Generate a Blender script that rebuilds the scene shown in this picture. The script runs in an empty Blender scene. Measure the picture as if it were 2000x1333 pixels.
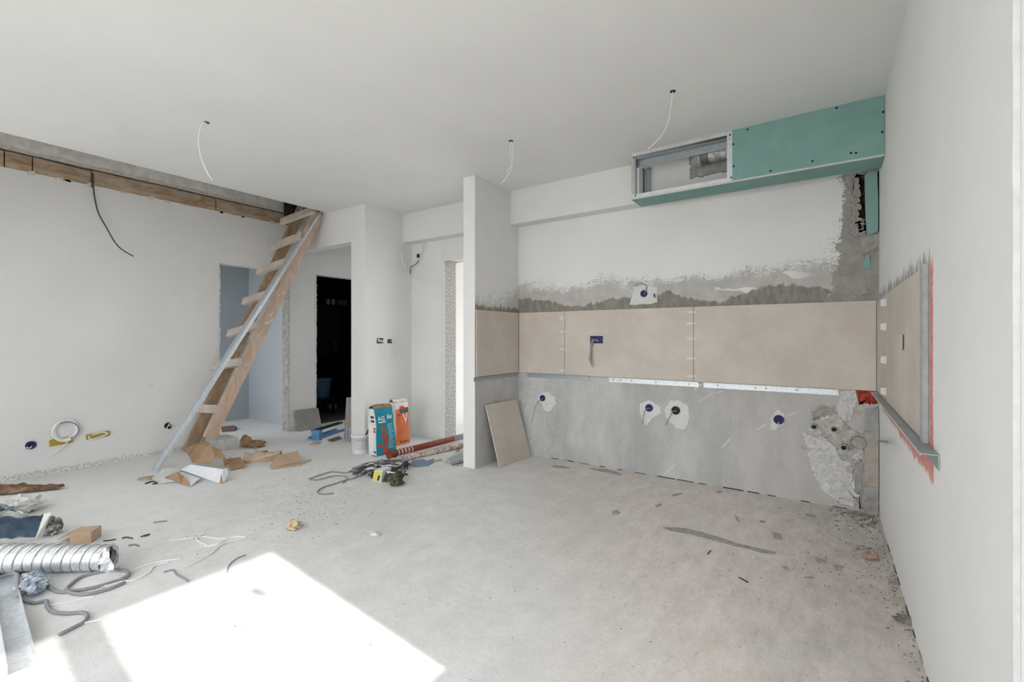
import bpy, math, random
from mathutils import Vector, Matrix, noise as mnoise
random.seed(7)
SC = bpy.context.scene
COL = SC.collection

# ------------------------------------------------------------------ camera, world, sun, exposure
FPX, YH, HCAM = 896.0, 657.8, 1.18
PSI = math.atan2(614.2, FPX)          # camera looks PSI to the left of +Y
CP, SP = math.cos(PSI), math.sin(PSI)
cam = bpy.data.cameras.new('camera'); camo = bpy.data.objects.new('camera', cam); COL.objects.link(camo)
camo.location = (0, 0, HCAM); camo.rotation_euler = (math.pi/2, 0, PSI)
cam.sensor_fit = 'HORIZONTAL'; cam.sensor_width = 36; cam.lens = 36*FPX/2000
cam.shift_y = (YH-666.5)/2000; cam.clip_start = 0.02
SC.camera = camo
W = bpy.data.worlds.new('sky'); SC.world = W; W.use_nodes = True
bg = W.node_tree.nodes['Background']; bg.inputs[0].default_value = (.95, .975, 1.0, 1); bg.inputs[1].default_value = 6.1
SUN_TAN = 0.74
sun = bpy.data.lights.new('sun', 'SUN'); sun.energy = 7.0; sun.angle = math.radians(0.7); sun.color = (1, .95, .87)
suno = bpy.data.objects.new('sun', sun); COL.objects.link(suno)
suno.location = (8, -1, 7)
suno.rotation_euler = Vector((-1, .084, -SUN_TAN)).to_track_quat('-Z', 'Y').to_euler()
VS = SC.view_settings; VS.view_transform = 'Standard'; VS.look = 'None'; VS.gamma = 1; VS.use_curve_mapping = False
VS.exposure = -0.27
SC.cycles.max_bounces = 7; SC.cycles.diffuse_bounces = 4; SC.cycles.glossy_bounces = 3; SC.cycles.transparent_max_bounces = 6

# ------------------------------------------------------------------ room numbers
XR, YB, ZC, ZT, ZB, XL, YS, ZS, XP, YP = .287, 3.883, 2.62, 1.419, .819, -5.498, 3.506, 2.258, -2.582, 3.183
YBK = 3.74      # bulkhead face
Y0 = -1.7       # wall behind the viewer
XH = -4.13      # side of the hall pillar

def ray(x, y):
    u = (x-1000)/FPX
    return Vector((u*CP-SP, u*SP+CP, -(y-YH)/FPX))
CAM = Vector((0, 0, HCAM))
def fl(x, y, z=0.0): r = ray(x, y); return CAM + r*((z-HCAM)/r.z)
def oX(x, y, X): r = ray(x, y); return CAM + r*(X/r.x)
def oY(x, y, Y): r = ray(x, y); return CAM + r*(Y/r.y)
def dp(x, y, d): return CAM + ray(x, y)*d
def depth(p): return -p[0]*SP + p[1]*CP

# ------------------------------------------------------------------ node helpers
class S:
    def __init__(s, k, sock): s.k, s.s = k, sock
    def __add__(s, o): return s.k.m('ADD', s, o)
    __radd__ = __add__
    def __sub__(s, o): return s.k.m('SUBTRACT', s, o)
    def __rsub__(s, o): return s.k.m('SUBTRACT', o, s)
    def __mul__(s, o): return s.k.m('MULTIPLY', s, o)
    __rmul__ = __mul__
    def __truediv__(s, o): return s.k.m('DIVIDE', s, o)
class Mat:
    def __init__(s, name, rough=.8, metal=0.0, spec=.3):
        s.mat = bpy.data.materials.new(name); s.mat.use_nodes = True
        s.t = s.mat.node_tree; s.b = s.t.nodes['Principled BSDF']
        s.b.inputs['Roughness'].default_value = rough; s.b.inputs['Metallic'].default_value = metal
        s.b.inputs['Specular IOR Level'].default_value = spec
        s._p = None
    def n(s, t): return s.t.nodes.new(t)
    def put(s, sock, v):
        if isinstance(v, S): s.t.links.new(v.s, sock)
        elif isinstance(v, (tuple, list)) and len(v) == 3 and sock.type == 'RGBA': sock.default_value = (*v, 1)
        else: sock.default_value = v
    def m(s, op, a, b=0.0, clamp=False):
        n = s.n('ShaderNodeMath'); n.operation = op; n.use_clamp = clamp
        s.put(n.inputs[0], a); s.put(n.inputs[1], b); return S(s, n.outputs[0])
    def pos(s):
        if not s._p:
            g = s.n('ShaderNodeNewGeometry'); x = s.n('ShaderNodeSeparateXYZ'); s.t.links.new(g.outputs['Position'], x.inputs[0])
            y = s.n('ShaderNodeSeparateXYZ'); s.t.links.new(g.outputs['Normal'], y.inputs[0])
            s._p = (S(s, g.outputs['Position']), *[S(s, o) for o in x.outputs]); s.nrm = [S(s, o) for o in y.outputs]
        return s._p
    def obj(s): n = s.n('ShaderNodeTexCoord'); return S(s, n.outputs['Object'])
    def xyz(s, v): n = s.n('ShaderNodeSeparateXYZ'); s.put(n.inputs[0], v); return [S(s, o) for o in n.outputs]
    def scale(s, v, k):
        n = s.n('ShaderNodeMapping'); s.put(n.inputs[0], v); n.inputs['Scale'].default_value = k; return S(s, n.outputs[0])
    def noise(s, v, sc, det=3, ro=.55, dist=0.0):
        n = s.n('ShaderNodeTexNoise'); s.put(n.inputs['Vector'], v); n.inputs['Scale'].default_value = sc
        n.inputs['Detail'].default_value = det; n.inputs['Roughness'].default_value = ro; n.inputs['Distortion'].default_value = dist
        return S(s, n.outputs[0])
    def vor(s, v, sc, feat='F1'):
        n = s.n('ShaderNodeTexVoronoi'); n.feature = feat; s.put(n.inputs['Vector'], v); n.inputs['Scale'].default_value = sc
        return S(s, n.outputs['Distance'])
    def wave(s, v, sc, dist=0, d='X'):
        n = s.n('ShaderNodeTexWave'); n.bands_direction = d; s.put(n.inputs['Vector'], v); n.inputs['Scale'].default_value = sc
        n.inputs['Distortion'].default_value = dist; n.inputs['Detail Scale'].default_value = 2
        return S(s, n.outputs['Fac'])
    def st(s, v, a, b):
        n = s.n('ShaderNodeMapRange'); n.interpolation_type = 'SMOOTHSTEP'; s.put(n.inputs[0], v)
        n.inputs[1].default_value = a; n.inputs[2].default_value = b
        if a > b: n.inputs[1].default_value = b; n.inputs[2].default_value = a; n.inputs[3].default_value = 1; n.inputs[4].default_value = 0
        return S(s, n.outputs[0])
    def mix(s, f, a, b):
        n = s.n('ShaderNodeMix'); n.data_type = 'RGBA'; s.put(n.inputs[0], f); s.put(n.inputs[6], a); s.put(n.inputs[7], b)
        return S(s, n.outputs[2])
    def out(s, col, bump=None, dist=.01, strength=.6, rough=None):
        s.put(s.b.inputs['Base Color'], col)
        if bump is not None:
            n = s.n('ShaderNodeBump'); n.inputs['Strength'].default_value = strength; n.inputs['Distance'].default_value = dist
            s.put(n.inputs['Height'], bump); s.t.links.new(n.outputs[0], s.b.inputs['Normal'])
        if rough is not None: s.put(s.b.inputs['Roughness'], rough)
        return s.mat
MATS = {}
def simple(name, c, rough=.75, metal=0.0, var=.12, sc=25, bump=.0, spec=.3):
    if name in MATS: return MATS[name]
    k = Mat(name, rough, metal, spec); v = k.obj(); f = k.noise(v, sc, 4, .6)
    a = tuple(max(0, x*(1-var)) for x in c); b = tuple(min(1, x*(1+var)) for x in c)
    MATS[name] = k.out(k.mix(k.st(f, .3, .7), a, b), f if bump else None, bump or .01, .7)
    return MATS[name]

# ---- wall and floor materials
def m_white(name='white plaster', c=(.80, .80, .785)):
    k = Mat(name, .9); P, x, y, z = k.pos()
    f = k.noise(P, 1.6, 4, .6); g = k.noise(P, 60, 3)
    return k.out(k.mix(k.st(f, .3, .7), tuple(q*.965 for q in c), c), g, .0012, .5)
def m_left():
    k = Mat('left wall plaster', .9); P, x, y, z = k.pos()
    f = k.noise(P, 1.4, 4, .6); c = k.mix(k.st(f, .3, .7), (.70, .70, .69), (.735, .735, .72))
    sm = k.m('MULTIPLY', k.st(k.noise(k.scale(P, (1, 2.5, 6)), 2.2, 5, .7), .60, .74), k.st(z, .3, .55)*k.st(z, .95, .7))
    c = k.mix(sm*.35, c, (.42, .42, .41))
    drip = k.st(k.noise(k.scale(P, (1, 26, 3.0)), 1.6, 3, .6), .70, .74)*k.st(z, 1.95, 2.2)*k.st(y, 1.8, 2.1)*k.st(y, 3.1, 2.8)
    c = k.mix(drip*.75, c, (.22, .14, .10))
    n2 = k.noise(P, 22, 4, .7)
    base = k.st(z+(n2-.5)*.07, .055, .035)
    c = k.mix(base*.75, c, k.mix(k.st(k.noise(P, 60, 3), .4, .6), (.40, .39, .37), (.75, .75, .73)))
    g = k.noise(P, 70, 3)
    return k.out(c, g+base*(n2*4), .0015, .6)
def m_back():
    k = Mat('kitchen wall plaster', .9); P, x, y, z = k.pos()
    n1 = k.noise(P, 2.2, 3); n2 = k.noise(P, 11, 4, .65); nf = k.noise(P, 75, 2, .6); ng = k.noise(P, 170, 2, .6)
    low = k.noise(P, .9, 2)
    white = k.mix(k.st(n1, .3, .7), (.785, .785, .77), (.82, .82, .805))
    gray = k.mix(k.st(n2, .3, .7), (.46, .445, .42), (.56, .545, .52))
    # the fading edge of the paint above the tiles
    w = k.st(z+(n1-.5)*.34+(n2-.5)*.12, 1.48, 1.86)
    sp = k.st(w*.50+.26-(nf*.55+ng*.45), -.04, .04)
    patch = k.st(k.noise(k.scale(P, (1, 1, 3.0)), 3.1, 2, .4), .60, .63)*k.st(x, -1.2, -.9)*k.st(x, .0, -.25)
    sp = k.m('MAXIMUM', sp, patch)
    up = k.mix(sp, gray, white)
    # trowelled adhesive just above the tiles
    comb = k.noise(k.scale(P, (17, 1, 7)), 1.6, 5, .7)
    lvl = k.st(k.noise(k.scale(P, (1, 1, 0)), 1.7, 2), .38, .68)*.10
    dk = k.st(z+(comb-.5)*.06+(n2-.5)*.08-lvl, 1.468, 1.450)
    up = k.mix(dk, up, k.mix(k.st(comb, .3, .7), (.21, .20, .175), (.32, .305, .27)))
    # bare cement in the corner by the pipe chase
    edge = k.st(z, 1.85, 2.05)*.055
    nb = k.noise(P, 6.5, 5, .75)
    cx = x+(nb-.5)*.22+(nf-.5)*.05-edge
    corner = k.st(cx, .038, .05)*k.st(z, 2.29, 2.27)
    fringe = k.st(cx+(nf-.5)*.35, .02, .06)*k.st(z, 2.2, 1.6)
    cem = k.mix(k.st(n2, .3, .7), (.30, .285, .26), (.39, .375, .345))
    up = k.mix(fringe*.8, up, gray); up = k.mix(corner, up, cem)
    # bare cement render below the tiles
    l1 = k.noise(k.scale(P, (1, 1, .45)), 3.4, 5, .68); l2 = k.noise(P, 26, 4, .7)
    lo = k.mix(k.st(l1, .32, .70), (.43, .43, .42), (.59, .585, .57))
    drip = k.st(k.noise(k.scale(P, (5.5, 1, .7)), 1.5, 4, .6), .56, .70)*k.st(z, .75, .25)
    lo = k.mix(drip*.45, lo, (.62, .615, .60))
    lo = k.mix(k.st(l2, .62, .74)*.55, lo, (.70, .70, .68))
    spl = k.st(nf*.6+ng*.4+k.st(x, -1.9, -2.45)*.11, .60, .66)
    lo = k.mix(spl*.55, lo, (.74, .74, .72))
    warm = k.st(x+(n1-.5)*.8, -1.0, -.2)
    lo = k.mix(warm*.35, lo, (.55, .515, .47))
    c = k.mix(k.st(z, .80, .84), lo, up)
    kitchen = k.st(x, -2.66, -2.62)
    rough_jamb = k.st(x, -3.66, -3.62)*k.st(x, -3.5, -3.56)*k.st(k.noise(P, 60, 4, .8), .36, .52)*k.st(y, 3.88, 3.90)
    c = k.mix(kitchen, k.mix(rough_jamb, white, (.36, .345, .33)), c)
    g = k.noise(P, 45, 4, .7)
    return k.out(c, g*k.st(z, 1.8, 1.4)*1.5+g*.2+corner*l2*1.2, .004, .7)
def m_part():
    k = Mat('partition plaster', .9); P, x, y, z = k.pos(); nx, ny, nz = k.nrm
    side = k.st(nx, .5, .6)
    n2 = k.noise(P, 11, 4, .65); nf = k.noise(P, 75, 2, .6)
    white = k.mix(k.st(n2, .3, .7), (.79, .79, .775), (.81, .81, .795))
    comb = k.noise(k.scale(P, (1, 30, 5)), 1.6, 3)
    dk = k.st(z+(comb-.5)*.12+(n2-.5)*.05, 1.475, 1.45)
    fade = k.st(z+(nf-.5)*.5+(n2-.5)*.2-k.st(y, 3.5, 3.88)*.12, 1.57, 1.46)
    c = k.mix(fade*.7, white, (.47, .455, .43)); c = k.mix(dk, c, k.mix(k.st(comb, .3, .7), (.22, .21, .175), (.33, .315, .27)))
    l1 = k.noise(P, 5, 5, .68)
    lo = k.mix(k.st(l1, .32, .70), (.47, .465, .445), (.57, .565, .545))
    c = k.mix(k.st(z, .80, .84), lo, c); c = k.mix(side, white, c)
    dirt = k.st(k.noise(P, 20, 5, .8), .62, .70)*k.st(z, 1.32, 1.36)*k.st(z, 1.48, 1.44)
    c = k.mix(k.m('MULTIPLY', dirt, k.st(ny, -.5, -.6))*.5, c, (.42, .41, .40))
    return k.out(c, k.noise(P, 50, 4, .7), .0025, .6)
def m_right():
    k = Mat('right wall plaster', .9); P, x, y, z = k.pos()
    f = k.noise(P, 1.6, 4, .6); n2 = k.noise(P, 13, 4, .7); nf = k.noise(P, 60, 3, .6)
    c = k.mix(k.st(f, .3, .7), (.785, .785, .775), (.82, .82, .81))
    comb = k.noise(k.scale(P, (1, 26, 4)), 1.8, 3, .6)
    ok = k.st(y, 2.10, 2.14)
    dk = k.st(z+(comb-.5)*.22+(n2-.5)*.05, 1.475, 1.445)*ok*k.st(z, 1.38, 1.40)
    c = k.mix(dk*.85, c, k.mix(k.st(comb, .3, .7), (.25, .24, .22), (.40, .385, .36)))
    chip = k.st(y+(n2-.5)*.10, 2.11, 2.09)*k.st(y+(nf-.5)*.03, 2.055, 2.07)*k.st(z, .80, .84)*k.st(z, 1.50, 1.44)
    c = k.mix(chip*.8, c, (.36, .345, .32))
    redv = k.st(y+(n2-.5)*.05, 2.005, 2.02)*k.st(y+(n2-.5)*.04, 2.075, 2.06)*k.st(z+(n2-.5)*.08, .76, .79)*k.st(z, 1.46, 1.40)
    redh = k.st(z+(n2-.5)*.09+(nf-.5)*.03-k.st(y, 2.2, 3.6)*.02, .695, .715)*k.st(z, .835, .82)*k.st(y, 1.98, 2.02)*k.st(y+(n2-.5)*.3, 3.75, 3.55)
    r = k.m('MAXIMUM', redv*.85, redh*.8)
    c = k.mix(r, c, k.mix(k.st(nf, .35, .65), (.55, .10, .055), (.70, .27, .19)))
    g = k.noise(P, 70, 3)
    return k.out(c, g+dk*comb*3, .0014, .6)
def m_floor():
    k = Mat('screed floor', .85); P, x, y, z = k.pos(); scr = k.noise(k.scale(P, (9, 1.6, 1)), 6.0, 5, .7)
    a = k.noise(P, .9, 5, .6); b = k.noise(P, 6, 6, .75); c2 = k.noise(P, 42, 4, .7); st = k.noise(k.scale(P, (2.6, 1.0, 1)), 4.0, 7, .8); fine = k.noise(P, 120, 3, .7)
    c = k.mix(k.st(b, .25, .75), (.68, .68, .675), (.82, .82, .815))
    warm = k.st(x*.85+y*.55+(a-.5)*1.3+(b-.5)*.5, -.35, .75)
    c = k.mix(warm, c, k.mix(k.st(st, .32, .68), (.68, .63, .58), (.84, .79, .74)))
    c = k.mix(k.st(a, .50, .64)*.45, c, (.63, .63, .625))
    c = k.mix(k.st(k.noise(k.scale(P, (3, 1, 1)), 2.0, 6, .72), .58, .72)*.6, c, (.84, .835, .82))
    dirt = k.st(k.noise(k.scale(P, (1.8, 1, 1)), 5.0, 7, .8), .56, .70)
    c = k.mix(dirt*(warm*.28+.14), c, (.46, .42, .38))
    c = k.mix(k.st(scr, .58, .70)*(warm*.45+.12), c, (.45, .41, .37))
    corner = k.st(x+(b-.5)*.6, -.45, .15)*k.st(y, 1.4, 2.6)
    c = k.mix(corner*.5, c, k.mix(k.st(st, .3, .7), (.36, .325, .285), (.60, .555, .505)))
    sp = k.st(k.noise(P, 62, 3, .65), .68, .71)*k.st(k.noise(P, 3.1, 3), .38, .58)
    c = k.mix(sp*.75, c, (.20, .185, .17))
    sp3 = k.st(k.noise(k.scale(P, (1, 2.2, 1)), 26, 4, .7), .69, .73)*k.st(k.noise(P, 2.3, 3), .45, .6)
    c = k.mix(sp3*.7, c, (.33, .30, .27))
    sp2 = k.st(k.vor(k.scale(P, (1, 1.6, 1)), 17), .12, .07)*k.st(k.noise(P, 5.3, 2), .56, .64)*warm
    c = k.mix(sp2*.75, c, (.24, .22, .20))
    ws = k.st(k.noise(P, 33, 3, .6), .67, .72)
    c = k.mix(ws*.6, c, (.86, .86, .84))
    c = k.mix(k.st(fine, .55, .75)*.25, c, (.45, .43, .41))
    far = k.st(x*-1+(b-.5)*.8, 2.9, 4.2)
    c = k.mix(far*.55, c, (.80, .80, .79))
    return k.out(c, c2*.6+b*1.2, .004, .55, k.st(b, .2, .8)*.15+.72)
def m_tile(name='beige porcelain'):
    k = Mat(name, .55, spec=.35); P, x, y, z = k.pos()
    a = k.noise(P, 2.3, 5, .62); b = k.noise(P, 9, 5, .7, .6); f = k.noise(P, 90, 3)
    c = k.mix(k.st(a, .3, .72), (.56, .50, .435), (.66, .60, .535))
    c = k.mix(k.st(b, .52, .74)*.35, c, (.72, .665, .60)); c = k.mix(k.st(b, .45, .28)*.25, c, (.50, .44, .38))
    return k.out(c, f, .0006, .4)
def m_wood(name, a, b, axis=(1, 1, 1), dirt=(.55, .52, .48), dirtamt=.5):
    k = Mat(name, .8); v = k.obj()
    g = k.noise(k.scale(v, axis), 9, 6, .7, .8); d = k.noise(v, 5, 5, .7)
    c = k.mix(k.st(g, .28, .72), a, b); c = k.mix(k.st(d, .50, .68)*dirtamt, c, dirt)
    return k.out(c, g, .003, .7)
def m_galv(name='galvanised steel', c=(.72, .755, .78), rough=.45):
    k = Mat(name, rough, .6); v = k.obj(); f = k.vor(v, 60); g = k.noise(v, 8, 3)
    col = k.mix(k.st(f, .1, .8), tuple(q*.85 for q in c), c); col = k.mix(k.st(g, .55, .75)*.4, col, tuple(q*.7 for q in c))
    return k.out(col, g, .001, .4)

WHITE = m_white(); CEIL = m_white('ceiling plaster', (.83, .83, .815)); LEFTM = m_left(); BACKM = m_back(); PARTM = m_part(); RIGHTM = m_right(); FLOORM = m_floor(); TILE = m_tile()
SIDESHADE = m_white('side room shaded plaster', (.46, .50, .53)); DARKROOM = simple('near black surface', (.010, .010, .011), .8)  # white side room plaster with shade and sky-blue light in its colour
WOODR = m_wood('ladder wood', (.54, .38, .27), (.74, .58, .46), (1, 1, .25), (.74, .68, .62), .6)
WOODD = m_wood('old ladder wood', (.24, .155, .09), (.42, .29, .19), (1, 1, .25), (.48, .42, .36), .5)
RUNGM = m_wood('dusty rung wood', (.55, .46, .40), (.70, .63, .57), (.3, 1, 1), (.66, .63, .60), .7)
BEAMM = m_wood('old beam wood', (.26, .175, .105), (.52, .40, .28), (3, .5, 2), (.40, .36, .30), .75)
GALV = m_galv(); GALVD = m_galv('dull galvanised steel', (.42, .46, .48), .5); ALU = m_galv('aluminium foil duct', (.78, .79, .80), .40)
GREEN = simple('green plasterboard', (.235, .41, .37), .85, var=.06, sc=6)
GREENE = simple('plasterboard edge', (.62, .62, .60), .9, var=.05)
CONC = simple('rough concrete', (.36, .345, .325), .9, var=.25, sc=14, bump=.008)
CEMENT = simple('cement render', (.36, .345, .32), .9, var=.18, sc=20, bump=.006)
PLASTER = simple('white filler', (.70, .70, .69), .85, var=.06, sc=18, bump=.003)
ROUGHP = simple('rough lime plaster', (.62, .61, .59), .9, var=.16, sc=45, bump=.010)
CARD = simple('cardboard', (.42, .275, .165), .85, var=.10, sc=9)
CARDL = simple('light cardboard', (.52, .385, .27), .85, var=.10, sc=9)
CARDW = simple('white carton', (.74, .76, .79), .7, var=.05)
PAPER = simple('brown kraft paper', (.33, .205, .115), .85, var=.25, sc=12)
BLACK = simple('black plastic', (.012, .012, .013), .5); DARK = simple('dark rubber', (.035, .035, .037), .6)
PURPLE = simple('purple plastic', (.055, .035, .21), .5, var=.2); VIOLETSHADE = simple('shaded violet plastic', (.02, .015, .07), .5)  # second violet is the purple darkened for shade inside the boxes
CABLEW = simple('white cable', (.84, .84, .83), .5, var=.03); CABLEG = simple('grey cable', (.27, .28, .29), .5, var=.08); CABLED = simple('dark cable', (.085, .09, .09), .5)
CLIPM = simple('white plastic clip', (.72, .71, .69), .5, var=.04)
ORANGEB = simple('amber plastic box', (.42, .30, .035), .5)
REDP = simple('red primer', (.34, .05, .028), .8, var=.6, sc=30)
PVCR = simple('red brown pipe', (.22, .045, .025), .5, var=.2); PVCG = simple('grey pipe', (.22, .24, .26), .5)
def m_dustypipe():
    k = Mat('dusty pipe', .8); v = k.obj(); f = k.noise(v, 30, 5, .75)
    return k.out(k.mix(k.st(f, .40, .58), (.36, .20, .17), (.66, .60, .56)), f, .002, .5)
DUSTY = m_dustypipe()
TEAL = simple('teal bag print', (.012, .26, .36), .55, var=.06); BAGW = simple('white paper sack', (.74, .73, .71), .7, var=.05); ORANGE = simple('orange bag print', (.72, .20, .08), .6, var=.12, sc=9)
REDI = simple('red ink', (.66, .06, .045), .6); INK = simple('dark ink', (.03, .035, .04), .6); WHITEI = simple('white ink', (.85, .86, .86), .6); CYANI = simple('light teal ink', (.30, .58, .62), .6); GREENI = simple('dark green ink', (.05, .11, .09), .6)
GRTILE = simple('grey porcelain', (.29, .28, .265), .5, var=.10, sc=7); LTILE = simple('pale porcelain', (.46, .445, .43), .6, var=.10, sc=12)
BLUEP = simple('blue painted metal', (.10, .27, .50), .5); BLUESH = simple('blue grey scrap', (.19, .28, .38), .7); BUCKW = simple('white bucket plastic', (.78, .77, .77), .45, var=.03); PINK = simple('pink residue', (.62, .35, .35), .7)
NAVY = simple('navy woven sack', (.055, .09, .125), .7, var=.3, sc=14, bump=.01); SACKW = simple('white woven sack', (.68, .68, .65), .75, var=.1, bump=.006); SACKB = simple('slate blue sack', (.22, .28, .33), .7, var=.3)
FOILD = simple('dark foil', (.30, .30, .30), .35, .6, var=.7, sc=40, bump=.02)
YELLOW = simple('yellow carton', (.72, .62, .12), .6); GLOVE = simple('olive cloth', (.085, .08, .045), .85, var=.9, sc=40); BRICK = simple('broken red brick', (.42, .29, .25), .9, var=.3, sc=30, bump=.01)
BLUEBK = simple('blue bucket plastic', (.11, .22, .33), .5); TEALP = simple('pale teal pack', (.15, .32, .32), .6)
STRIP = simple('beige board strip', (.42, .375, .33), .8, var=.12); STONE = simple('stone edge trim', (.40, .43, .43), .6, var=.1)
SPECK = simple('dark grit', (.23, .21, .19), .9, var=.4); SPECKW = simple('pale grit', (.66, .65, .62), .9, var=.2)
def m_plastic():
    k = Mat('clear blue plastic bag', .25, 0, .5); v = k.obj(); f = k.noise(k.scale(v, (6, 2, 2)), 7, 4, .7)
    k.b.inputs['Alpha'].default_value = .8
    return k.out(k.mix(k.st(f, .4, .62), (.16, .22, .33), (.66, .72, .78)), f, .01, .8)
PBAG = m_plastic()
def m_glass():
    k = Mat('window glass'); t = k.n('ShaderNodeBsdfTransparent'); g = k.n('ShaderNodeBsdfGlossy'); g.inputs['Roughness'].default_value = .02
    mx = k.n('ShaderNodeMixShader'); mx.inputs[0].default_value = .05
    k.t.links.new(t.outputs[0], mx.inputs[1]); k.t.links.new(g.outputs[0], mx.inputs[2])
    k.t.links.new(mx.outputs[0], k.t.nodes['Material Output'].inputs[0]); return k.mat
GLASS = m_glass(); FRAMEW = simple('white window frame', (.80, .80, .80), .4, var=.02)
GROUND = simple('pale gravel', (.42, .40, .37), .9, var=.1, sc=.6)

# ------------------------------------------------------------------ mesh helpers
def tag(o, label=None, cat=None, group=None, kind=None):
    for key, val in (('label', label), ('category', cat), ('group', group), ('kind', kind)):
        if val: o[key] = val
    return o
def thing(name, label, cat, loc, group=None):
    o = bpy.data.objects.new(name, None); COL.objects.link(o); o.location = loc; o.empty_display_size = .05
    return tag(o, label, cat, group)
WPOS = {}
def wpos(o): return WPOS.get(o, Vector(o.location))
class MB:
    def __init__(s): s.v, s.f = [], []
    def add(s, vs, fs):
        b = len(s.v); s.v += [Vector(p) for p in vs]; s.f += [tuple(i+b for i in q) for q in fs]; return s
    def hexa(s, c): # 8 corners: bottom 0-3 ccw, top 4-7
        return s.add(c, [(3, 2, 1, 0), (4, 5, 6, 7), (0, 1, 5, 4), (1, 2, 6, 5), (2, 3, 7, 6), (3, 0, 4, 7)])
    def box(s, a, b):
        (x0, y0, z0), (x1, y1, z1) = [[min(p, q) for p, q in zip(a, b)], [max(p, q) for p, q in zip(a, b)]]
        return s.hexa([(x0, y0, z0), (x1, y0, z0), (x1, y1, z0), (x0, y1, z0), (x0, y0, z1), (x1, y0, z1), (x1, y1, z1), (x0, y1, z1)])
    def obox(s, c, u, v, w): # centre and half vectors
        c, u, v, w = Vector(c), Vector(u), Vector(v), Vector(w)
        if u.cross(v).dot(w) < 0: u = -u
        return s.hexa([c-u-v-w, c+u-v-w, c+u+v-w, c-u+v-w, c-u-v+w, c+u-v+w, c+u+v+w, c-u+v+w])
    def tube(s, pts, r, n=8, cap=True, smooth=0):
        P = [Vector(p) for p in pts]
        if smooth: P = crom(P, smooth)
        R = r if isinstance(r, (list, tuple)) else [r]*len(P)
        if len(R) != len(P): R = [R[0]+(R[-1]-R[0])*i/(len(P)-1) for i in range(len(P))]
        t = (P[1]-P[0]).normalized(); a = t.cross(Vector((0, 0, 1)))
        if a.length < .05: a = t.cross(Vector((1, 0, 0)))
        a.normalize(); b0 = len(s.v)
        for i, p in enumerate(P):
            t2 = ((P[min(i+1, len(P)-1)]-P[max(i-1, 0)]))
            t2 = t2.normalized() if t2.length > 1e-9 else t
            a = (a-t2*a.dot(t2)); a = a.normalized() if a.length > 1e-6 else t2.orthogonal().normalized(); b = t2.cross(a)
            for j in range(n):
                an = 2*math.pi*j/n; s.v.append(p+(a*math.cos(an)+b*math.sin(an))*R[i])
        for i in range(len(P)-1):
            for j in range(n):
                s.f.append((b0+i*n+j, b0+i*n+(j+1) % n, b0+(i+1)*n+(j+1) % n, b0+(i+1)*n+j))
        if cap: s.f.append(tuple(b0+j for j in reversed(range(n)))); e = b0+(len(P)-1)*n; s.f.append(tuple(e+j for j in range(n)))
        return s
    def lathe(s, c, prof, n=20, axis=(0, 0, 1), ex=1.0):
        c = Vector(c); ax = Vector(axis).normalized(); a = ax.orthogonal().normalized(); b = ax.cross(a); b0 = len(s.v)
        for r, h in prof:
            for j in range(n):
                an = 2*math.pi*j/n; s.v.append(c+ax*h+(a*math.cos(an)+b*math.sin(an)*ex)*r)
        for i in range(len(prof)-1):
            for j in range(n): s.f.append((b0+i*n+j, b0+i*n+(j+1) % n, b0+(i+1)*n+(j+1) % n, b0+(i+1)*n+j))
        if prof[0][0] > 1e-5: s.f.append(tuple(b0+j for j in reversed(range(n))))
        if prof[-1][0] > 1e-5: s.f.append(tuple(b0+(len(prof)-1)*n+j for j in range(n)))
        return s
    def sheet(s, pts, faces, th=.004):
        P = [Vector(p) for p in pts]; N = [Vector((0, 0, 0)) for _ in P]
        for q in faces:
            nn = (P[q[1]]-P[q[0]]).cross(P[q[2]]-P[q[1]])
            nn = nn.normalized() if nn.length > 1e-12 else Vector((0, 0, 1))
            for i in q: N[i] += nn
        Q = [p-(n.normalized() if n.length > 1e-9 else Vector((0, 0, 1)))*th for p, n in zip(P, N)]
        m = len(P); ed = {}
        for q in faces:
            for i in range(len(q)): ed[(q[i], q[(i+1) % len(q)])] = 1
        fs = [tuple(q) for q in faces]+[tuple(i+m for i in reversed(q)) for q in faces]
        for (a, b) in ed:
            if (b, a) not in ed: fs.append((b, a, a+m, b+m))
        return s.add(P+Q, fs)
    def build(s, name, mat, parent=None, smooth=False, origin=None, struct=False):
        me = bpy.data.meshes.new(name)
        if origin is None:
            if struct: origin = Vector((0, 0, 0))
            else:
                lo = [min(p[i] for p in s.v) for i in range(3)]; hi = [max(p[i] for p in s.v) for i in range(3)]
                origin = Vector(((lo[0]+hi[0])/2, (lo[1]+hi[1])/2, lo[2]))
        origin = Vector(origin)
        me.from_pydata([p-origin for p in s.v], [], s.f); me.update(); me.validate()
        if smooth: me.polygons.foreach_set('use_smooth', [True]*len(me.polygons))
        me.materials.append(mat)
        o = bpy.data.objects.new(name, me); COL.objects.link(o)
        WPOS[o] = origin
        if parent is not None: o.parent = parent; o.location = origin-wpos(parent)
        else: o.location = origin
        if struct and parent is None: o['kind'] = 'structure'
        return o
def crom(P, k):
    out = []
    for i in range(len(P)-1):
        p0, p1, p2, p3 = P[max(i-1, 0)], P[i], P[i+1], P[min(i+2, len(P)-1)]
        for j in range(k):
            t = j/k; out.append(.5*((2*p1)+(p2-p0)*t+(2*p0-5*p1+4*p2-p3)*t*t+(3*p1-p0-3*p2+p3)*t**3))
    out.append(P[-1]); return out
def share(o, parent, world):  # another piece with the same mesh
    c = o.copy(); COL.objects.link(c); c.parent = parent; WPOS[c] = Vector(world); c.location = Vector(world)-(wpos(parent) if parent else Vector()); return c
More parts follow.
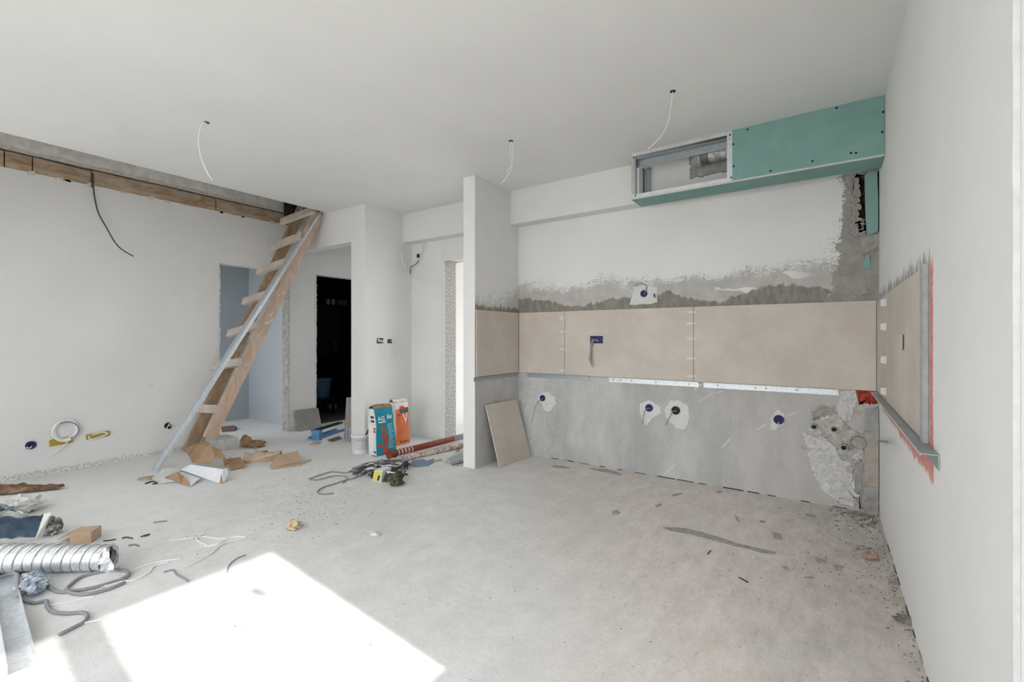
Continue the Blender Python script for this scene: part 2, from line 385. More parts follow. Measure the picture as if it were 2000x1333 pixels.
def gridwall(mb, axis, p0, p1, a0, a1, z0, z1, holes=()):
    A = sorted({a0, a1, *[h[0] for h in holes], *[h[1] for h in holes]}); Z = sorted({z0, z1, *[h[2] for h in holes], *[h[3] for h in holes]})
    A = [a for a in A if a0 <= a <= a1]; Z = [z for z in Z if z0 <= z <= z1]
    def full(i, j):
        if i < 0 or j < 0 or i >= len(A)-1 or j >= len(Z)-1: return False
        ca, cz = (A[i]+A[i+1])/2, (Z[j]+Z[j+1])/2
        return not any(h[0] < ca < h[1] and h[2] < cz < h[3] for h in holes)
    def pt(p, a, z): return (p, a, z) if axis == 'X' else (a, p, z)
    def quad(q, nrm):
        q = [Vector(p) for p in q]
        if (q[1]-q[0]).cross(q[2]-q[0]).dot(Vector(nrm)) < 0: q = q[::-1]
        mb.add(q, [(0, 1, 2, 3)])
    ax = (1, 0, 0) if axis == 'X' else (0, 1, 0); aa = (0, 1, 0) if axis == 'X' else (1, 0, 0)
    neg = lambda v: tuple(-k for k in v)
    for i in range(len(A)-1):
        for j in range(len(Z)-1):
            if not full(i, j): continue
            b0, b1, c0, c1 = A[i], A[i+1], Z[j], Z[j+1]
            quad([pt(p0, b0, c0), pt(p0, b1, c0), pt(p0, b1, c1), pt(p0, b0, c1)], neg(ax)); quad([pt(p1, b0, c0), pt(p1, b1, c0), pt(p1, b1, c1), pt(p1, b0, c1)], ax)
            if not full(i-1, j): quad([pt(p0, b0, c0), pt(p1, b0, c0), pt(p1, b0, c1), pt(p0, b0, c1)], neg(aa))
            if not full(i+1, j): quad([pt(p0, b1, c0), pt(p1, b1, c0), pt(p1, b1, c1), pt(p0, b1, c1)], aa)
            if not full(i, j-1): quad([pt(p0, b0, c0), pt(p1, b0, c0), pt(p1, b1, c0), pt(p0, b1, c0)], (0, 0, -1))
            if not full(i, j+1): quad([pt(p0, b0, c1), pt(p1, b0, c1), pt(p1, b1, c1), pt(p0, b1, c1)], (0, 0, 1))
    return mb
def ragged(mb, axis, plane, side, poly, th=.004, jag=.006, sub=10, seed=0):
    """thin raised patch with a torn outline on a wall; poly in (a,z)"""
    rnd = random.Random(seed); pts = []
    for i in range(len(poly)):
        p, q = poly[i], poly[(i+1) % len(poly)]
        for k in range(sub):
            t = k/sub; pts.append((p[0]+(q[0]-p[0])*t+rnd.uniform(-jag, jag), p[1]+(q[1]-p[1])*t+rnd.uniform(-jag, jag)))
    def pt(a, z, o): return (plane+side*o, a, z) if axis == 'X' else (a, plane+side*o, z)
    n = len(pts); ca = sum(p[0] for p in pts)/n; cz = sum(p[1] for p in pts)/n
    V = [pt(a, z, 0.0) for a, z in pts]+[pt(ca+(a-ca)*.97, cz+(z-cz)*.97, th) for a, z in pts]+[pt(ca, cz, th)]
    F = [(i, (i+1) % n, n+(i+1) % n, n+i) for i in range(n)]+[(n+i, n+(i+1) % n, 2*n) for i in range(n)]
    return mb.add(V, F)
def blobpoly(a, z, ra, rz, n=9, seed=0, jit=.22):
    r = random.Random(seed); return [(a+ra*math.cos(2*math.pi*i/n)*(1+r.uniform(-jit, jit)), z+rz*math.sin(2*math.pi*i/n)*(1+r.uniform(-jit, jit))) for i in range(n)]
def lump(c, r, amp=.25, sc=3.0, nu=16, nv=10, seed=0, flat=True):
    """a crumpled closed lump resting on z=c.z; r=(rx,ry,rz)"""
    mb = MB(); V = []; off = Vector((seed*3.1, seed*1.7, seed*.9))
    for i in range(nv+1):
        th = math.pi*i/nv
        for j in range(nu):
            ph = 2*math.pi*j/nu; d = Vector((math.sin(th)*math.cos(ph), math.sin(th)*math.sin(ph), math.cos(th)))
            k = 1+amp*(mnoise.noise(d*sc+off)+.5*abs(mnoise.noise(d*sc*2.7+off)))
            p = Vector((d.x*r[0]*k, d.y*r[1]*k, d.z*r[2]*k+r[2]))
            if flat: p.z = max(0.0, p.z*.95-.05*r[2])
            V.append(Vector(c)+p)
    F = [(i*nu+j, (i+1)*nu+j, (i+1)*nu+(j+1) % nu, i*nu+(j+1) % nu) for i in range(nv) for j in range(nu)]
    return mb.add(V, F)
def crumple(fn, nu, nv, amp, sc, seed=0, th=.003):
    """sheet over fn(u,v)->point, roughened"""
    mb = MB(); off = Vector((seed*2.3, seed*.7, seed*1.9)); P = []
    for i in range(nu+1):
        for j in range(nv+1):
            p = Vector(fn(i/nu, j/nv)); q = p*sc+off
            P.append(p+Vector((mnoise.noise(q)*.5, mnoise.noise(q+Vector((9, 0, 0)))*.5, abs(mnoise.noise(q+Vector((0, 9, 0))))))*amp)
    F = [(i*(nv+1)+j, (i+1)*(nv+1)+j, (i+1)*(nv+1)+j+1, i*(nv+1)+j+1) for i in range(nu) for j in range(nv)]
    n = (P[F[0][1]]-P[F[0][0]]).cross(P[F[0][2]]-P[F[0][0]])
    if n.z < 0: F = [tuple(reversed(q)) for q in F]
    return mb.sheet(P, F, th)

# ------------------------------------------------------------------ the setting
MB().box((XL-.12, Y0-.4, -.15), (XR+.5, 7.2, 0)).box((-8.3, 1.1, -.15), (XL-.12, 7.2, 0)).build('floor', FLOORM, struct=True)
MB().box((-40, -40, -.4), (40, 40, -.2)).build('ground', GROUND, struct=True)
c = MB(); c.box((-4.79, Y0-.4, ZC), (XR+.5, YB+.2, 3.25)); c.box((XL-.12, 3.2, ZC), (-4.79, 5.0, 3.25)); c.box((-4.79, YB+.2, ZC), (-1.8, 6.8, 3.25)); c.box((XL-.12, Y0-.4, ZC), (-4.79, -.9, 3.25))
c.build('ceiling', CEIL, struct=True)
MB().box((XL-.3, -1.2, 3.25), (-4.6, 3.4, 3.3)).build('ceiling_upper', BEAMM, struct=True)
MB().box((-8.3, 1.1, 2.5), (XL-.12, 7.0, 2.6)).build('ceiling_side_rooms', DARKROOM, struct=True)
D1 = (2.336, 3.13, -.01, 1.985); D2 = (3.493, 4.22, -.01, 1.99)
w = gridwall(MB(), 'X', XL-.12, XL, Y0-.4, 3.2, 0, 2.555, [D1, (-1.45, .35, .85, 2.35)]); gridwall(w, 'X', XL-.12, XL, 3.2, 5.0, 0, ZC, [D2])
wall_left = w.build('wall_left', LEFTM, struct=True)
MB().box((XL-.14, Y0-.4, 2.705), (XL-.012, 3.35, 3.25)).build('wall_upper', simple('pale rough concrete', (.74, .72, .69), .9, var=.15, sc=9, bump=.006), struct=True)
w = gridwall(MB(), 'Y', 3.2, 3.35, XL, XH, 0, ZC, [(XL-1, -4.363, -.01, 2.235)]); w.box((-4.363, 3.35, 0), (XH, 4.9, ZC))
w.build('wall_hall', WHITE, struct=True)
gridwall(MB(), 'Y', 4.9, 5.0, XL-.12, XH, 0, ZC, [(-5.38, -4.48, .75, 2.25)]).build('wall_hall_end', WHITE, struct=True)
fr = MB(); gridwall(fr, 'Y', 4.93, 4.97, -5.38, -4.48, .75, 2.25, [(-5.31, -4.55, .82, 2.18)])
wf = fr.build('added_window_4', FRAMEW, struct=True); MB().box((-5.31, 4.948, .82), (-4.55, 4.952, 2.18)).build('pane', GLASS, wf)  # unseen window added to light the hall
w = gridwall(MB(), 'Y', YB, YB+.2, XH, XR+.4, 0, ZC, [(-3.6, -2.72, -.01, 2.045), (.168, XR, 1.875, 2.275)])
wall_back = w.build('wall_back', BACKM, struct=True)
MB().box((.05, YB+.09, 1.8), (XR+.1, YB+.19, 2.4)).build('wall_chase', simple('dark brown brick', (.10, .055, .04), .9, var=.5, sc=25, bump=.01), struct=True)  # brick in a dark brown tone behind the opening
MB().box((XH, YBK, 2.29), (XR, YB, ZC)).build('trim_1', WHITE, struct=True)
MB().box((-2.717, YP, 0), (XP, YB, ZC)).build('wall_partition', PARTM, struct=True)
wall_partition = bpy.data.objects['wall_partition']
wall_right = MB().box((XR, 1.222, 0), (XR+.4, YB+.2, ZC)).build('wall_right', RIGHTM, struct=True)
# window bay beside the viewer
w = gridwall(MB(), 'X', XR+.03, XR+.21, Y0-.4, 1.222, 0, ZC, [(-.57, 1.12, 1.0, 2.30)]); w.build('wall_window', WHITE, struct=True)
w = gridwall(MB(), 'Y', Y0-.3, Y0, XL, XR+.2, 0, ZC, [(-3.7, .15, .05, 2.45)]); w.build('wall_front', WHITE, struct=True)
fr = MB(); gridwall(fr, 'X', .43, .47, -.57, 1.12, 1.0, 2.30, [(.362, 1.08, 1.147, 2.2), (-.49, .227, 1.147, 2.2)])
wf = fr.build('window_1', FRAMEW, struct=True)
for a, b in ((.362, 1.08), (-.49, .227)): MB().box((.448, a, 1.147), (.452, b, 2.2)).build('pane', GLASS, wf)
fr = MB(); gridwall(fr, 'Y', Y0-.2, Y0-.15, -3.7, .15, .05, 2.45, [(-3.62, -2.43, .13, 2.37), (-2.33, -1.22, .13, 2.37), (-1.12, .07, .13, 2.37)])
wf = fr.build('added_window_2', FRAMEW, struct=True)  # unseen window added behind the viewer for daylight
for a, b in ((-3.62, -2.43), (-2.33, -1.22), (-1.12, .07)): MB().box((a, Y0-.177, .13), (b, Y0-.173, 2.37)).build('pane', GLASS, wf)
fr = MB(); gridwall(fr, 'X', XL-.08, XL-.03, -1.45, .35, .85, 2.35, [(-1.38, -.59, .93, 2.28), (-.51, .28, .93, 2.28)])
wf = fr.build('added_window_3', FRAMEW, struct=True)  # unseen window added in the left wall for more light
for a, b in ((-1.38, -.59), (-.51, .28)): MB().box((XL-.057, a, .93), (XL-.053, b, 2.28)).build('pane', GLASS, wf)
# room behind the kitchen, with an unseen window added to light it
w = MB(); w.box((XH, YB+.2, 0), (XH+.1, 6.8, ZC)); w.box((XH, 6.7, 0), (-1.8, 6.8, ZC)); gridwall(w, 'X', -1.9, -1.8, YB+.2, 6.8, 0, ZC, [(4.6, 6.4, .6, 2.4)])
w.build('wall_far_room', WHITE, struct=True)
# side room seen through the left doorway
w = MB(); w.box((-7.0, 1.2, 0), (-6.87, 3.31, 2.5)); w.box((-7.0, 3.31, 0), (XL-.12, 3.4, 2.5)); gridwall(w, 'Y', 1.1, 1.2, -7.0, XL-.12, 0, 2.5, [(-6.8, -5.7, .5, 2.3)])  # last wall has an unseen opening added to light the room
w.build('wall_side_room', SIDESHADE, struct=True)
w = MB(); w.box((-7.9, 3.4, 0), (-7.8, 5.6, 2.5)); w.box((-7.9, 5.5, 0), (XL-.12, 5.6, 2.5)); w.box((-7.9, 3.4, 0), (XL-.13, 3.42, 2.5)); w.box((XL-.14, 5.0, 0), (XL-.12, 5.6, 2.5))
w.build('wall_dark_room', DARKROOM, struct=True)  # all these walls in one near-black colour
MB().box((-7.8, 3.42, 0), (XL-.14, 5.5, .004)).build('floor_dark_room', simple('dark grey floor', (.10, .095, .09), .9), struct=True)  # thin dark grey layer over the floor here
def portal(loc, rot, sx, sy):
    l = bpy.data.lights.new('window_portal', 'AREA'); l.shape = 'RECTANGLE'; l.size = sx; l.size_y = sy; l.cycles.is_portal = True
    o = bpy.data.objects.new('window_portal', l); COL.objects.link(o); o.location = loc; o.rotation_euler = rot
portal((.55, .275, 1.65), (0, math.pi/2, 0), 1.3, 1.75)
portal((-1.775, Y0-.35, 1.25), (math.pi/2, 0, 0), 3.9, 2.4)
portal((-1.75, 5.5, 1.5), (0, math.pi/2, 0), 1.8, 1.8)
portal((-6.25, 1.05, 1.4), (math.pi/2, 0, 0), 1.1, 1.8)
portal((XL-.16, -.55, 1.6), (0, -math.pi/2, 0), 1.5, 1.8)
portal((-4.93, 5.05, 1.5), (-math.pi/2, 0, 0), .9, 1.5)

# ------------------------------------------------------------------ timber and ladder
t = thing('wooden_beam', 'old weathered wooden beam above the left wall under the ceiling gap', 'beam', (XL, 1.0, 2.555))
ys = [-1.0, .74, .90, 1.275, 2.3, 3.19]
for i in range(5):
    mb = MB(); n = max(3, int((ys[i+1]-ys[i])/.06)); V = []
    for q in range(n+1):
        y = ys[i]+.004+(ys[i+1]-ys[i]-.008)*q/n
        lo = 2.555+mnoise.noise(Vector((y*7, i, 0)))*.012; hi = 2.685+mnoise.noise(Vector((y*3, i, 5)))*.008
        fx = XL+.004+mnoise.noise(Vector((y*5, 3, i)))*.006+i % 2*.004
        V += [(XL-.10, y, lo), (fx, y, lo), (fx, y, hi), (XL-.10, y, hi)]
    F = [(0, 1, 2, 3), tuple(4*n+k for k in (3, 2, 1, 0))]+[(4*q+(k+1) % 4, 4*q+k, 4*q+4+k, 4*q+4+(k+1) % 4) for q in range(n) for k in range(4)]
    mb.add(V, F).build('board', BEAMM, t)
MB().box((XL-.14, -1.0, 2.53), (XL-.101, 3.19, 2.705)).build('gap_light_block', simple('dark gap backing', (.03, .025, .02), .9), t)  # added to block outside light, dark like shade between the boards
# torn plaster under the beam
mb = MB(); rnd = random.Random(3)
for i in range(26):
    y = rnd.uniform(.5, 3.1); ragged(mb, 'X', XL, 1, blobpoly(y, 2.55, rnd.uniform(.01, .035), rnd.uniform(.008, .02), 6, i), .006, .003, 2, i)
mb.build('torn_plaster', ROUGHP, wall_left)
P = []; n = 70
for q in range(n+1):
    y = -.6+3.6*q/n; top = 2.735+.05*max(0, 1-q/26)+mnoise.noise(Vector((y*6, 1, 2)))*.014+.004*mnoise.noise(Vector((y*31, 1, 2)))
    P += [(XL-.004+.004*mnoise.noise(Vector((y*9, 4, 2))), y, 2.703), (XL-.008, y, top)]
MB().sheet(P, [(2*q, 2*q+2, 2*q+3, 2*q+1) for q in range(n)], .004).build('mortar_edge', simple('pale mortar', (.62, .59, .52), .9, var=.15, sc=30), bpy.data.objects['wall_upper'])
# near black, grey and red brown timber blocks at the head of the ladder
t = thing('broken_timber', 'dark splintered timber ends inside the ceiling gap at the ladder head', 'timber', (-5.15, 3.12, ZC))
MB().box((-5.44, 3.03, 2.64), (-5.24, 3.19, 3.2)).build('dark_block', simple('near black wood', (.02, .016, .012), .9), t)
MB().box((-5.23, 3.08, 2.64), (-5.12, 3.19, 3.2)).build('grey_block', CONC, t)
MB().obox((-5.02, 3.12, 2.86), (.06, 0, 0), (0, .05, 0), (.03, 0, .20)).build('red_post', m_wood('red brown timber', (.10, .035, .015), (.20, .08, .035)), t)
MB().box((-4.96, 3.06, 2.66), (-4.80, 3.19, 3.2)).build('black_block', simple('blackish wood', (.03, .027, .022), .9), t)

lad = thing('wooden_ladder', 'homemade wooden ladder with nailed rungs leaning up into the ceiling gap', 'ladder', (-5.3, 2.0, 0))
Lb, Lt = oX(358, 880, -5.40), oX(583, 402, -5.20); Rb, Rt = oX(398, 853, -5.15), oX(615, 411, -4.90)
def plank(a, b, half_w, wdir, wide, mat, name, parent):
    a, b = Vector(a), Vector(b); d = (b-a); L = d.length; t = d.normalized(); w = Vector(wdir); w = (w-t*w.dot(t)).normalized(); s = t.cross(w)
    return MB().obox((a+b)/2+w*wide/2, t*L/2, w*wide/2, s*half_w).build(name, mat, parent)
dl = (Rt-Rb).normalized(); rung_dir = (Rb-Lb+Rt-Lt).normalized(); back = dl.cross(rung_dir); back = back if back.y > 0 else -back
plank(Lb, Lt, .02, back, .11, WOODD, 'rail', lad)
rr = plank(Rb, Rt, .022, back, .115, WOODR, 'rail', lad)
for (xl, yl, xr, yr) in ((552, 433, 616, 411), (529, 484, 590, 462), (506, 531, 572, 510), (480, 590, 556, 572), (450, 653, 528, 636), (416, 719, 489, 708), (388, 804, 434, 799)):
    def rail_t(A, B, y):  # point on a rail at picture height y
        lo, hi = 0.0, 1.0
        for _ in range(40):
            m = (lo+hi)/2; p = A.lerp(B, m); q = p-CAM; yy = YH-FPX*q.z/depth(q)
            if yy > y: lo = m
            else: hi = m
        return A.lerp(B, lo)
    A = rail_t(Lb, Lt, yl-4); B = rail_t(Rb, Rt, yr+2); d = (B-A).normalized(); A = A-d*.14; B = B+d*.03
    A -= back*.022; B -= back*.022
    up = back.cross(d).normalized()
    MB().obox((A+B)/2, (B-A)/2, up*.042, back*.02).build('rung', RUNGM, lad)
# paint strokes on the right rail
side = dl.cross(back); side = side if side.x > 0 else -side
mb = MB()
for (f, wv, ln, wd) in ((.475, .05, .03, .006), (.48, .075, .045, .012), (.495, .10, .05, .008), (.51, .06, .02, .02), (.525, .08, .05, .005), (.60, .05, .03, .006), (.615, .08, .02, .008), (.70, .12, .02, .01), (.30, .07, .06, .005)):
    p = Rb.lerp(Rt, f)+back*wv+side*.0235; a = (dl*.8+back*.6).normalized(); b = a.cross(side)
    MB().obox(p, a*ln/2, b*wd/2, side*.0012).build('paint_mark', WHITEI, rr)
o = MB().box((-5.40, 2.16, 0), (-5.12, 2.36, .118)).build('plaster_block', ROUGHP)
tag(o, 'white plaster-caked block under the right foot of the ladder', 'block')
# steel channel leaning in front of the ladder
A = fl(306, 921, .002); B = oY(624, 417, 3.17); d = (B-A).normalized(); s = Vector((1, 0, 0)); s = (s-d*s.dot(d)).normalized(); nrm = d.cross(s); nrm = nrm if nrm.y < 0 else -nrm
mb = MB(); C = (A+B)/2; hl = d*((B-A).length/2)
mb.obox(C, hl, s*.050, nrm*.001); mb.obox(C+s*.050+nrm*.013, hl, s*.001, nrm*.013); mb.obox(C-s*.050+nrm*.013, hl, s*.001, nrm*.013)
mb.obox(C+s*.046+nrm*.026, hl, s*.004, nrm*.001); mb.obox(C-s*.046+nrm*.026, hl, s*.004, nrm*.001); mb.obox(C+s*.018+nrm*.002, hl, s*.005, nrm*.002); mb.obox(C-s*.018+nrm*.002, hl, s*.005, nrm*.002)
tag(mb.build('steel_channel', GALV), 'long galvanised steel channel leaning in front of the wooden ladder', 'metal profile')

# ------------------------------------------------------------------ tiles on the kitchen walls
TH = .012
def tileY(name, a0, a1, holes=()):
    return gridwall(MB(), 'Y', YB-TH, YB-.001, a0, a1, ZB, ZT, holes).build(name, TILE, wall_back)
J1, J2 = -2.048, -.883
tileY('tile', XP+TH+.003, J1-.002)
tileY('tile', J1+.002, J2-.002, [(-1.787, -1.66, 1.118, 1.186)])
tileY('tile', J2+.002, XR-TH-.003)
gridwall(MB(), 'X', XP+.001, XP+TH, YP+.01, YB-TH-.003, ZB, ZT).build('tile', TILE, wall_partition)
gridwall(MB(), 'X', XR-TH, XR-.001, 3.305, YB-TH-.003, ZB, ZT).build('tile', TILE, wall_right)
gridwall(MB(), 'X', XR-TH, XR-.001, 2.147, 3.301, ZB, ZT, [(2.575, 2.705, 1.118, 1.192)]).build('tile', TILE, wall_right)
MB().box((XR-.004, 2.58, 1.122), (XR-.0005, 2.70, 1.188)).build('socket_hole', VIOLETSHADE, wall_right)
MB().box((XR-TH-.004, 2.088, ZB-.02), (XR-.001, 2.146, ZT+.01)).build('edge_trim', STONE, wall_right)
# levelling clips
def clips(joint, ys, X=None, dx=0):
    names = ['first', 'second', 'third', 'fourth', 'fifth'] if len(ys) == 5 else ['first', 'second', 'third', 'fourth']
    for i, (y, hid) in enumerate(zip(ys, names)):
        if X is None:
            a = J1 if joint == 'left joint of the back wall tiles' else J2
            z = oY(1104 if a == J1 else 1355, y, YB).z; h = .009
            t = thing('tile_clip', f'{hid} white levelling clip from the top on the {joint}', 'clip', (a, YB-TH-.002, z-h), 'tile levelling clips')
            MB().box((a-.05, YB-TH-.008, z-h), (a+.022, YB-TH-.0005, z+h)).build('wedge', CLIPM, t)
            MB().box((a-.004, YB-TH-.022, z-h*.8), (a+.002, YB-TH-.008, z+h*.8)).build('tab', CLIPM, t)
        else:
            z = oX(1727, y, XR).z; h = .022
            t = thing('tile_clip', f'{hid} white levelling clip from the top on the right wall tile joint', 'clip', (XR-TH-.002, 3.303, z-h), 'tile levelling clips')
            MB().box((XR-TH-.010, 3.285, z-h), (XR-TH-.0005, 3.375, z+h)).build('wedge', CLIPM, t)
            MB().box((XR-TH-.024, 3.300, z-h*.8), (XR-TH-.010, 3.306, z+h*.8)).build('tab', CLIPM, t)
clips('left joint of the back wall tiles', (622, 648, 683, 724))
clips('right joint of the back wall tiles', (610, 632, 662, 700, 735))
clips('', (596, 640, 700, 757), X=1)
# support rails under the tiles
def railY(a0, a1, label, mat, screws):
    t = thing('support_rail', label, 'rail', ((a0+a1)/2, YB-.012, ZB-.045), 'tile support rails')
    MB().box((a0, YB-.004, ZB-.045), (a1, YB-.001, ZB-.003)).box((a0, YB-.026, ZB-.005), (a1, YB-.004, ZB-.0025)).build('angle', mat, t)
    m0 = None
    for q in screws:
        x = a0+(a1-a0)*q
        m0 = MB().lathe((x, YB-.004, ZB-.024), [(.007, 0), (.007, .002), (.004, .004)], 8, (0, -1, 0)).build('screw', GALVD, t)
railY(-2.475, -1.80, 'dull steel angle rail below the tiles, short one beside the partition corner', GALVD, (.12, .5, .66, .86))
railY(-1.605, -.845, 'bright steel angle rail below the tiles, under the cable opening', GALV, (.05, .14, .27, .55, .9))
railY(-.809, .069, 'bright steel angle rail below the tiles, longest one nearest the right corner', GALV, (.12, .42, .5, .72))
t = thing('support_rail', 'dull steel angle rail under the single tile on the partition', 'rail', (XP+.015, 3.5, ZB-.04), 'tile support rails')
MB().box((XP+.001, YP-.02, ZB-.04), (XP+.004, YB-.03, ZB-.003)).box((XP+.004, YP-.02, ZB-.005), (XP+.022, YB-.03, ZB-.0025)).build('angle', GALVD, t)
t = thing('support_rail', 'steel angle rail sloping in view under the right wall tile, smeared with red', 'rail', (XR-.02, 2.8, ZB-.045), 'tile support rails')
MB().box((XR-.004, 1.90, ZB-.05), (XR-.001, YB-.03, ZB-.003)).box((XR-.045, 1.90, ZB-.006), (XR-.004, YB-.03, ZB-.003)).build('angle', GALVD, t)
MB().box((XR-.046, 1.90, ZB-.010), (XR-.045, YB-.03, ZB-.003)).build('lip', GALV, t)
# plaster repairs round the wall boxes
def patch(poly, mat, seed, th=.004, name='plaster_patch', jag=.006, sub=6, axis='Y'):
    mb = MB(); ragged(mb, 'Y', YB, -1, poly, th, jag, sub, seed); return mb.build(name, mat, wall_back)
pY = lambda pts: [(oY(x, y, YB).x, oY(x, y, YB).z) for x, y in pts]
patch(pY([(1238, 562), (1258, 556), (1285, 563), (1284, 590), (1270, 595), (1229, 596), (1233, 585)]), PLASTER, 1)
patch(pY([(1056, 768), (1068, 766), (1083, 776), (1087, 790), (1072, 806), (1062, 803), (1058, 790), (1048, 780)]), PLASTER, 2)
patch(pY([(1250, 789), (1266, 781), (1288, 792), (1292, 806), (1275, 818), (1262, 832), (1254, 822), (1250, 806)]), PLASTER, 3)
patch(pY([(1298, 800), (1308, 784), (1328, 782), (1344, 793), (1348, 818), (1338, 840), (1322, 838), (1302, 820)]), PLASTER, 4)
patch(pY([(1519, 800), (1532, 810), (1530, 830), (1516, 842), (1504, 838), (1505, 822)]), PLASTER, 5)
TANP = simple('tan broken plaster', (.50, .465, .425), .9, var=.25, sc=30, bump=.012)
# red primer patch, broken plaster and pipe chase in the lower corner
patch(pY([(1673, 760), (1712, 763), (1716, 786), (1706, 792), (1698, 789), (1676, 789)]), REDP, 6, .003, 'primer_patch', .010, 6)
patch(pY([(1641, 762), (1672, 762), (1674, 785), (1668, 800), (1664, 820), (1652, 826), (1632, 812), (1634, 796), (1640, 780)]), ROUGHP, 7, .006)
patch(pY([(1585, 800), (1600, 792), (1634, 794), (1640, 815), (1655, 832), (1668, 842), (1690, 850), (1690, 905), (1672, 900), (1655, 905), (1640, 885), (1632, 862), (1600, 852), (1584, 838)]), TANP, 8, .008, 'broken_plaster', .008, 5)
patch(pY([(1588, 803), (1604, 795), (1628, 797), (1632, 808), (1605, 815), (1588, 822)]), CONC, 18, .016, 'broken_plaster', .008, 5)
patch(pY([(1565, 842), (1600, 855), (1630, 868), (1642, 895), (1665, 905), (1666, 930), (1668, 965), (1676, 992), (1640, 985), (1605, 960), (1590, 930), (1575, 880)]), ROUGHP, 9, .010, 'rough_plaster', .008, 6)
patch(pY([(1667, 905), (1684, 902), (1684, 996), (1676, 992), (1670, 960)]), CONC, 10, .006, 'rough_plaster', .006, 6)
rnd = random.Random(5)
for q in range(46):
    x_, z_ = rnd.uniform(-.13, .19), rnd.uniform(.03, .74)
    if (x_ < -.02 and z_ > .62) or (x_ < .02 and z_ < .10): continue
    patch(blobpoly(x_, z_, rnd.uniform(.010, .032), rnd.uniform(.008, .030), 8, 200+q, .45), (ROUGHP, TANP, PLASTER, ROUGHP)[q % 4], 300+q, rnd.uniform(.006, .014), 'plaster_crumb', .005, 2)
for q in range(14):
    x_ = -2.2+q*.17+rnd.uniform(-.03, .03); MB().box((x_, YB-.0025, 0), (x_+rnd.uniform(.04, .15), YB-.0002, rnd.uniform(.003, .008))).build('floor_gap', INK, wall_back)
for q in range(14):
    y_ = 1.3+q*.15+rnd.uniform(-.03, .03); MB().box((XR-.0025, y_, 0), (XR-.0002, y_+rnd.uniform(.05, .14), rnd.uniform(.004, .012))).build('floor_gap', CONC if q % 3 == 0 else INK, wall_right)
# recessed pipe ends
def pipe_end(px, py, r, label, mat, ln=.035):
    p = oY(px, py, YB-.02); t = thing('pipe_end', label, 'pipe', (p.x, YB-.01, p.z-r), 'capped pipe ends in the corner')
    MB().lathe((p.x, YB-.002, p.z), [(r, 0), (r, ln), (r*.72, ln), (r*.72, ln-.012)], 14, (0, -1, 0)).build('sleeve', mat, t, True)
    MB().lathe((p.x, YB-.002, p.z), [(r*.70, ln-.012), (r*.70, ln-.011)], 14, (0, -1, 0)).build('bore', BLACK, t)
SLEEVE = simple('pale green pipe', (.40, .47, .43), .6)
pipe_end(1590, 834, .022, 'pale green water pipe end in broken plaster, left one of the upper pair', SLEEVE)
pipe_end(1629, 839, .022, 'pale green water pipe end in broken plaster, right one of the upper pair', SLEEVE)
pipe_end(1648, 874, .023, 'pale green water pipe end below the pair, beside the capped drain', SLEEVE, .045)
p = oY(1674, 865, YB-.03); t = thing('drain_pipe', 'grey capped drain pipe stub in the broken corner plaster', 'pipe', (p.x, YB-.02, p.z-.04))
MB().lathe((p.x, YB-.002, p.z), [(.040, 0), (.040, .05), (.036, .055)], 18, (.25, -1, .05)).build('stub', simple('cement dusted pvc', (.42, .40, .38), .8, var=.2), t, True)
MB().lathe((p.x-.012, YB-.052, p.z-.002), [(.030, 0), (.030, .006)], 18, (.25, -1, .05)).build('cap', simple('dusty cap', (.30, .285, .27), .8, var=.2), t, True)
o = MB().box((.208, YB-.035, .19), (XR-.004, YB-.004, .545)).build('board_strip', STRIP); tag(o, 'beige board strip closing the pipe chase in the lower right corner', 'board')
o = MB().box((.208, YB-.03, .0), (XR-.004, YB-.004, .188)).build('cement_strip', CONC); tag(o, 'grey cement strip at floor level in the right corner', 'strip')
o = MB().sheet([(.214, YB-.004, .55), (.283, YB-.004, .56), (.283, YB-.05, .50), (.214, YB-.02, .52), (.25, YB-.012, .70), (.283, YB-.008, .72), (.214, YB-.006, .70)], [(3, 2, 5, 4), (3, 4, 6)], .004).build('grey_sheet', simple('grey membrane', (.34, .34, .335), .6)); tag(o, 'curled grey membrane sheet above the corner board strip', 'sheet')
mb = MB(); mb.tube([oX(1716, 862, XR-.01), oX(1730, 863, XR-.02), oX(1737, 865, XR-.035)], .006, 6)
tag(mb.build('cable_stub', CABLEG), 'short grey cable stub poking from the right wall corner', 'cable')
# upper pipe chase
a, b = oY(1687, 334, YB), oY(1722, 455, YB)
mb = MB(); n = 8; V = []; xa, xb = .210, XR-.006
prof = [(xa, 2.262), (xb-.006, 2.285), (xb, 2.1), (xb, 1.875), (xb-.03, 1.862), ((xa+xb)/2, 1.858), (xa+.012, 1.864), (xa+.006, 1.95), (xa+.002, 2.1)]
m = len(prof); V = [(x, YB-.030, z) for x, z in prof]+[(x, YB-.018, z) for x, z in prof]
mb.add(V, [tuple(reversed(range(m))), tuple(range(m, 2*m))]+[(i, (i+1) % m, m+(i+1) % m, m+i) for i in range(m)])
tag(mb.build('plasterboard_strip', GREEN), 'narrow upright green plasterboard strip hiding the pipe chase', 'board')
mb = MB(); ragged(mb, 'Y', YB-.003, -1, pY([(1684, 526), (1699, 526), (1699, 500), (1694, 494), (1688, 506)]), .004, .002, 3, 4)
tag(mb.build('plasterboard_scrap', GREEN), 'small green plasterboard scrap set in grey cement beside the right wall', 'board')
patch(pY([(1642, 336), (1690, 328), (1690, 340), (1672, 342), (1676, 356), (1668, 372), (1654, 366), (1650, 350)]), CEMENT, 11, .012, 'broken_plaster', .008, 5)
for q in range(9): patch(blobpoly(.168+random.uniform(-.012, .008), 1.885+q*.043, random.uniform(.018, .034), .03, 8, 40+q), CEMENT, 60+q, random.uniform(.008, .016), 'broken_plaster', .006, 3)
